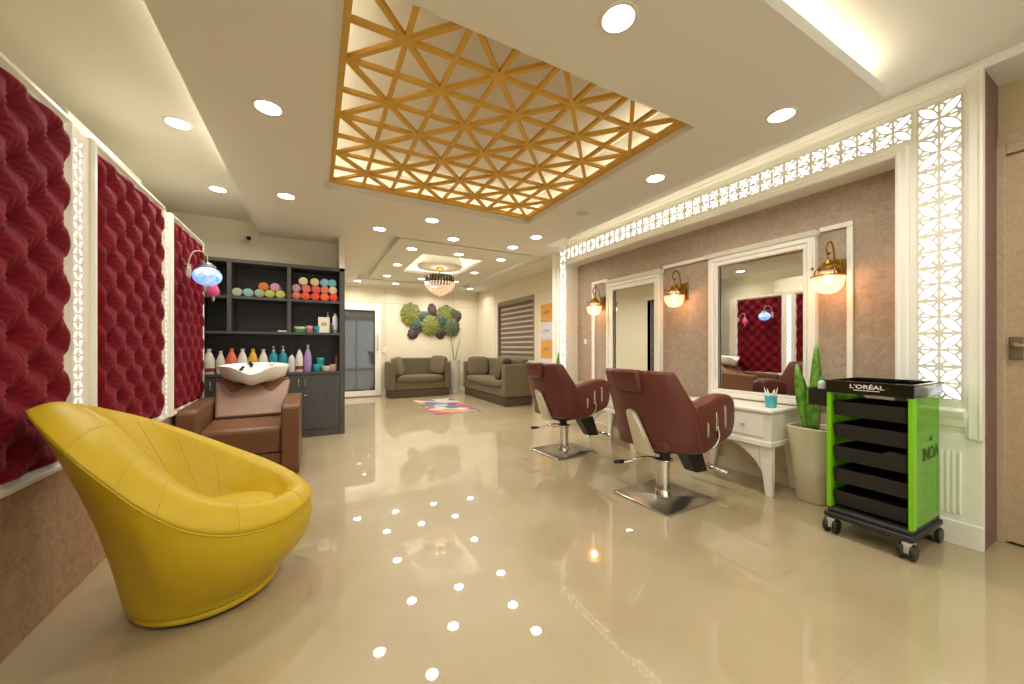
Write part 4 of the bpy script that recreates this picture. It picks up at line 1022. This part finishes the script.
sb = obj('side_bin', TB().box(-.205, -.07, .195, .28, .745, .75).box(-.205, -.201, .195, .28, .75, .85).box(-.074, -.07, .195, .28, .75, .85).box(-.201, -.074, .276, .28, .75, .85).box(-.205, -.07, .188, .195, .745, .85), BLACK, tr, bevel=.002)
obj('side_shelf', TB().box(-.215, .215, -.26, -.192, .897, .901).box(-.215, .215, -.264, -.26, .885, .905), CLEAR, tr)
Mx = Matrix(((0, 0, -1, -.2215), (-1, 0, 0, 0.0), (0, 1, 0, .878), (0, 0, 0, 1)))
text('lettering', "L'ORÉAL", .030, Mx, LETW, tr, bold=.0006, xs=1.3)
obj('lettering', TB().box(-.2218, -.2206, -.055, .055, .857, .8605), LETW, tr)
Ms = Matrix(((1, 0, 0, .06), (0, 0, 1, -.1795), (0, 1, 0, .545), (0, 0, 0, 1)))
Ms = Matrix(((1, 0, 0, .06), (0, 0, -1, -.1785), (0, 1, 0, .52), (0, 0, 0, 1)))
text('lettering', "INOA", .10, Ms, LETD, tr, xs=1.0)
Ms2 = Ms.copy(); Ms2[2][3] = .60
text('lettering', "oil", .04, Ms2, LETD, tr)
bottle(2.925 - .14, .875 + .237, .7505, .165, .022, 'c8ccc4', 'small bottle with a teal cap in the side bin of the trolley', style='small', cap='2aa098', grp='items on the trolley')
tb = thing('foil_box', 'clear and grey box of foils inside the middle trolley tray', 'box', (2.85, .79, .44))
obj('body', MB().box(-.05, .09, -.06, .06, 0, .05), mat('grey_box', '8a8c84', .4), tb, bevel=.003)
obj('lid', MB().box(-.052, .092, -.062, .062, .05, .056), mat('pale_box_lid', 'b0b4ac', .4), tb)

# ------------------------------------------------------------------ right-hand door
d2 = obj('door_2', MB().box(3.44, 3.48, -.45, .515, .01, 2.18), DOORP); d2['kind'] = 'structure'
struct('trim_6', MB().box(3.42, 3.48, .515, .548, 0, 2.24).box(3.42, 3.48, -.48, .515, 2.185, 2.24).box(3.435, 3.48, -.48, .548, 2.24, 2.315), DOORP, bevel=.004)
obj('handle_plate', MB().box(3.432, 3.44, .455, .505, 1.03, 1.16), mat('bronze_plate', '8a7c68', .35, metal=.7), d2, bevel=.003)
obj('handle', MB().tube(smoothpath([(3.432, .485, 1.11), (3.40, .485, 1.11), (3.39, .47, 1.11), (3.39, .36, 1.108)], 4), .010, 8).cyl((0, 0, 0), .018, 0, .01, 16, M=Matrix.Translation((3.432, .485, 1.11)) @ Matrix.Rotation(-PI / 2, 4, 'Y')), mat('satin_nickel', 'c0b090', .3, metal=.9), d2, smooth=True)
obj('floor_seal', MB().box(3.436, 3.444, -.4, .505, .0, .012), BLACK, d2)
obj('door_stop', MB().box(3.40, 3.438, .405, .43, .185, .20).tube([(3.425, .40, .17), (3.425, .40, .12)], .008, 8), BLACK, d2, bevel=.002)

# far glass door
d1 = obj('door_1', MB().box(.45, .55, 8.745, 8.80, .02, 2.08).box(1.19, 1.32, 8.745, 8.80, .02, 2.08).box(.55, 1.19, 8.745, 8.80, 1.93, 2.08).box(.55, 1.19, 8.745, 8.80, .02, .14), WHITE, bevel=.003); d1['kind'] = 'structure'
obj('pane', MB().box(.57, 1.17, 8.765, 8.775, .16, 1.91), DARKGL, d1)
obj('frame', MB().box(.55, .575, 8.75, 8.79, .14, 1.93).box(1.165, 1.19, 8.75, 8.79, .14, 1.93).box(.575, 1.165, 8.75, 8.79, 1.905, 1.93).box(.575, 1.165, 8.75, 8.79, .14, .165), DFRAME, d1)
obj('handle', MB().box(1.235, 1.255, 8.69, 8.72, 1.02, 1.40).box(1.238, 1.252, 8.72, 8.745, 1.05, 1.07).box(1.238, 1.252, 8.72, 8.745, 1.35, 1.37), SATIN, d1, bevel=.003)
struct('baseboard_far', MB().box(1.33, 3.7, 8.785, 8.8, 0, .10), CREAM)
tag(obj('wall_switch', MB().box(1.35, 1.43, 8.785, 8.797, .98, 1.10), WPLAST, bevel=.004), 'small switch plate beside the handle of the far glass door', 'switch')

# ------------------------------------------------------------------ sofas
def sofa(L, D, label, loc, rz, seatcols=1):
    """faces -y locally, length L along x, depth D"""
    t = thing('sofa', label, 'sofa', loc, rz)
    h = L / 2; aw = .14
    obj('plinth', MB().box(-h + .03, h - .03, .03, D - .02, 0, .17), SOFAB, t, bevel=.006)
    obj('base', MB().box(-h + aw, h - aw, .02, D, .172, .34), SOFA, t, bevel=.02, seg=3)
    for s in (-1, 1): obj('armrest', MB().box(min(s * h, s * (h - aw)), max(s * h, s * (h - aw)), 0, D, .172, .78), SOFA, t, bevel=.025, seg=3)
    obj('backrest', MB().box(-h + aw, h - aw, D - .15, D, .34, .86), SOFA, t, bevel=.03, seg=3)
    obj('seat_cushion', MB().sell((0, (D - .15) / 2 - .0, .40), h - aw - .01, (D - .15) / 2 + .01, .085, .35, .22, 40, 10), SOFA, t, smooth=True)
    return t
sofa(1.37, .62, 'olive brown two-seater sofa under the leaf wall art', (2.08, 8.15, 0), 0)
sofa(2.15, .60, 'olive brown sofa along the right wall under the striped blind', (3.07, 7.10, 0), -PI / 2)
def pillow(loc, rot, label, w=.24, h=.215):
    o = obj('cushion', MB().sell((0, 0, 0), w, .07, h, .45, .3, 40, 16), SOFA, smooth=True); o.location = loc; o.rotation_euler = rot
    tag(o, label, 'cushion', 'olive brown sofa cushions')
pillow((1.62, 8.36, .68), (math.radians(-12), 0, math.radians(65)), 'square cushion leaning on the left arm of the sofa below the wall art')
pillow((2.53, 8.36, .70), (math.radians(-12), 0, math.radians(-65)), 'square cushion leaning on the right arm of the sofa below the wall art')
pillow((3.28, 6.50, .68), (math.radians(-14), 0, math.radians(-140)), 'square cushion at the near end of the sofa under the blind')
pillow((3.30, 7.82, .68), (math.radians(-12), 0, math.radians(-25)), 'square cushion at the far end of the sofa under the blind')
rug = obj('rug', MB().box(-.395, .395, -.86, .86, 0, .012), rug_mat(), bevel=.004); rug.location = (2.16, 6.75, .0); rug.rotation_euler = (0, 0, math.radians(-1))
tag(rug, 'multicoloured geometric patchwork rug lying between the sofas', 'rug')

# zebra blind
zb = thing('window_blind', 'brown and sheer striped roller blind over the lounge window', 'blind', (3.70, 6.81, 0))
bd_, bl_ = MB(), MB(); n = 11; z1 = 2.03; z0 = .88; hh = (z1 - z0) / n
for k in range(n):
    bd_.box(.045, .055, -.74, .74, z1 - hh * k - hh * .62, z1 - hh * k); bl_.box(.05, .053, -.74, .74, z1 - hh * (k + 1), z1 - hh * k - hh * .62)
obj('dark_band', bd_, BLINDD, zb); obj('sheer_band', bl_, BLINDL, zb)
obj('headrail', MB().box(.01, .10, -.755, .755, 2.03, 2.10), ALU, zb, bevel=.006)
obj('bottom_rail', MB().box(.035, .065, -.745, .745, .86, .885), ALU, zb, bevel=.004)

# framed certificates on the lounge wall
for z0_, col, l in ((1.575, ORANGE, 'topmost orange certificate beside the lattice post'), (1.245, PAPER, 'white certificate under the topmost orange one'), (.915, ORANGE, 'lower orange certificate between two white ones'), (.585, PAPER, 'lowest white certificate, partly behind the far styling chair')):
    t = thing('certificate', l, 'certificate', (3.70, 5.575, z0_), 0, 'certificates beside the lattice post')
    obj('sheet', MB().box(-.012, 0, -.19, .19, 0, .31), col, t, bevel=.002)
    obj('print', MB().box(-.0135, -.012, -.10, .10, .16, .172).box(-.0135, -.012, -.12, .12, .13, .136), INK, t)

# ------------------------------------------------------------------ leaf wall art
art = thing('leaf_wall_art', 'metal wall sculpture of overlapping green, teal and brown leaves above the sofa', 'wall art', (2.50, 8.80, 1.73))
AM = {'l': mat('lime_leaf_metal', '83843a', .45, nz=('545e28', 9, 3, .2)), 't': mat('teal_leaf_metal', '48604f', .45, nz=('2c3e36', 9, 3, .2)), 'b': mat('brown_leaf_metal', '56423a', .45, nz=('3e302a', 9, 3, .2)), 'g': mat('green_leaf_metal', '55663f', .45, nz=('36422c', 9, 3, .2)), 'k': mat('dark_leaf_metal', '3c4036', .4)}
k_ = .00180
for n_, (cx_, cz_, rx, rz_, kind, ang, dep) in enumerate(((135, 270, 112, 125, 'l', 0, .05), (290, 300, 110, 62, 't', .3, .03), (425, 215, 52, 88, 'b', .1, .02), (225, 410, 80, 85, 't', 0, .045), (175, 510, 60, 82, 'b', -.5, .02), (395, 410, 105, 112, 'l', 0, .07),
        (530, 495, 62, 82, 'b', .2, .03), (550, 350, 78, 82, 't', 0, .05), (610, 260, 112, 105, 'l', .3, .035), (620, 200, 60, 65, 'k', 0, .015), (690, 430, 98, 105, 'g', 0, .06), (765, 280, 62, 78, 'b', -.6, .015), (700, 240, 70, 60, 'g', .4, .03))):
    mb = MB(); X0 = (cx_ - 420) * k_; Z0 = -(cz_ - 355) * k_; rings = []
    N = 72
    rx *= 1.2; rz_ *= 1.2
    for q in (0.02, .35, .7, .92, 1.0):
        rings.append([(X0 + k_ * q * (rx * math.cos(a) * math.cos(ang) - rz_ * math.sin(a) * math.sin(ang)) * (1 + .045 * math.sin(9 * a + n_) * q ** 3), -dep - .035 * (1 - q * q) + .016 * abs(math.sin(a * 6)) * q, Z0 + k_ * q * (rx * math.cos(a) * math.sin(ang) + rz_ * math.sin(a) * math.cos(ang)) * (1 + .045 * math.sin(9 * a + n_) * q ** 3)) for a in [2 * PI * i / N for i in range(N)]])
    rings.append([(x, y + .004, z) for x, y, z in rings[-1]])
    mb.loft(rings, True, True); mb.tube([(X0, -.002, Z0), (X0, -dep, Z0)], .006, 6)
    obj('leaf', mb, AM[kind], art, auto=50)

# ------------------------------------------------------------------ chandelier
ch = thing('chandelier', 'round crystal chandelier with a dark upper ring hanging under the ceiling medallion', 'chandelier', (1.92, 6.25, 0))
obj('canopy', MB().lathe([(.06, 2.49), (.06, 2.475), (.03, 2.455), (.012, 2.44)], 24), BRASS, ch, auto=40)
obj('rod', MB().cyl((0, 0, 0), .010, 2.31, 2.45, 10), BRASS, ch)
sm = MB(); cr = MB()
for k in range(32):
    a = 2 * PI * k / 32; x, y = .245 * math.cos(a), .245 * math.sin(a)
    sm.add([(x * f + dx * math.sin(a), y * f - dx * math.cos(a), z) for z, f in ((2.34, 1.0), (2.225, 1.04)) for dx in (-.021, .021)] + [(x * .95, y * .95, 2.27)], [(0, 1, 3, 2), (0, 4, 1), (2, 3, 4), (0, 2, 4), (1, 4, 3)])
for z_, r_ in ((2.21, .250), (2.175, .238), (2.14, .215), (2.105, .185), (2.075, .145), (2.05, .105), (2.03, .06), (2.012, .012)):
    nn = max(3, int(2 * PI * r_ / .052))
    for i in range(nn):
        a = 2 * PI * (i + .5 * (int(z_ * 1000) % 2)) / nn; cr.sell((r_ * math.cos(a), r_ * math.sin(a), z_), .017, .017, .026, 1.3, 1, 6, 4)
obj('dark_drop', sm, SMOKE, ch)['kind'] = 'stuff'
obj('crystal', cr, CRYST, ch)['kind'] = 'stuff'
obj('frame', MB().tube([(.24 * math.cos(2 * PI * i / 32), .24 * math.sin(2 * PI * i / 32), 2.335) for i in range(32)], .008, 6, True).tube([(-.24, 0, 2.335), (0, 0, 2.32), (.24, 0, 2.335)], .006, 6).tube([(0, -.24, 2.335), (0, 0, 2.32), (0, .24, 2.335)], .006, 6), BRASS, ch, smooth=True)
L = bpy.data.lights.new('lamp', 'POINT'); L.energy = 3; L.color = (1, .72, .5); L.shadow_soft_size = .1
o = bpy.data.objects.new('lamp', L); COL.objects.link(o); o.parent = ch; o.location = (0, 0, 2.40)

# ------------------------------------------------------------------ world and view
wd = bpy.data.worlds.new('world'); scene.world = wd; wd.use_nodes = True
wd.node_tree.nodes['Background'].inputs[0].default_value = (.97, .98, 1, 1); wd.node_tree.nodes['Background'].inputs[1].default_value = 2.2
scene.view_settings.view_transform = 'Standard'; scene.view_settings.look = 'None'; scene.view_settings.gamma = 1; scene.view_settings.use_curve_mapping = False
scene.view_settings.exposure = 0.0
scene.cycles.max_bounces = 10; scene.cycles.diffuse_bounces = 6; scene.cycles.glossy_bounces = 5; scene.cycles.transparent_max_bounces = 8
scene.cycles.sample_clamp_indirect = 6; scene.cycles.caustics_reflective = False; scene.cycles.caustics_refractive = False
scene.cycles.use_denoising = True
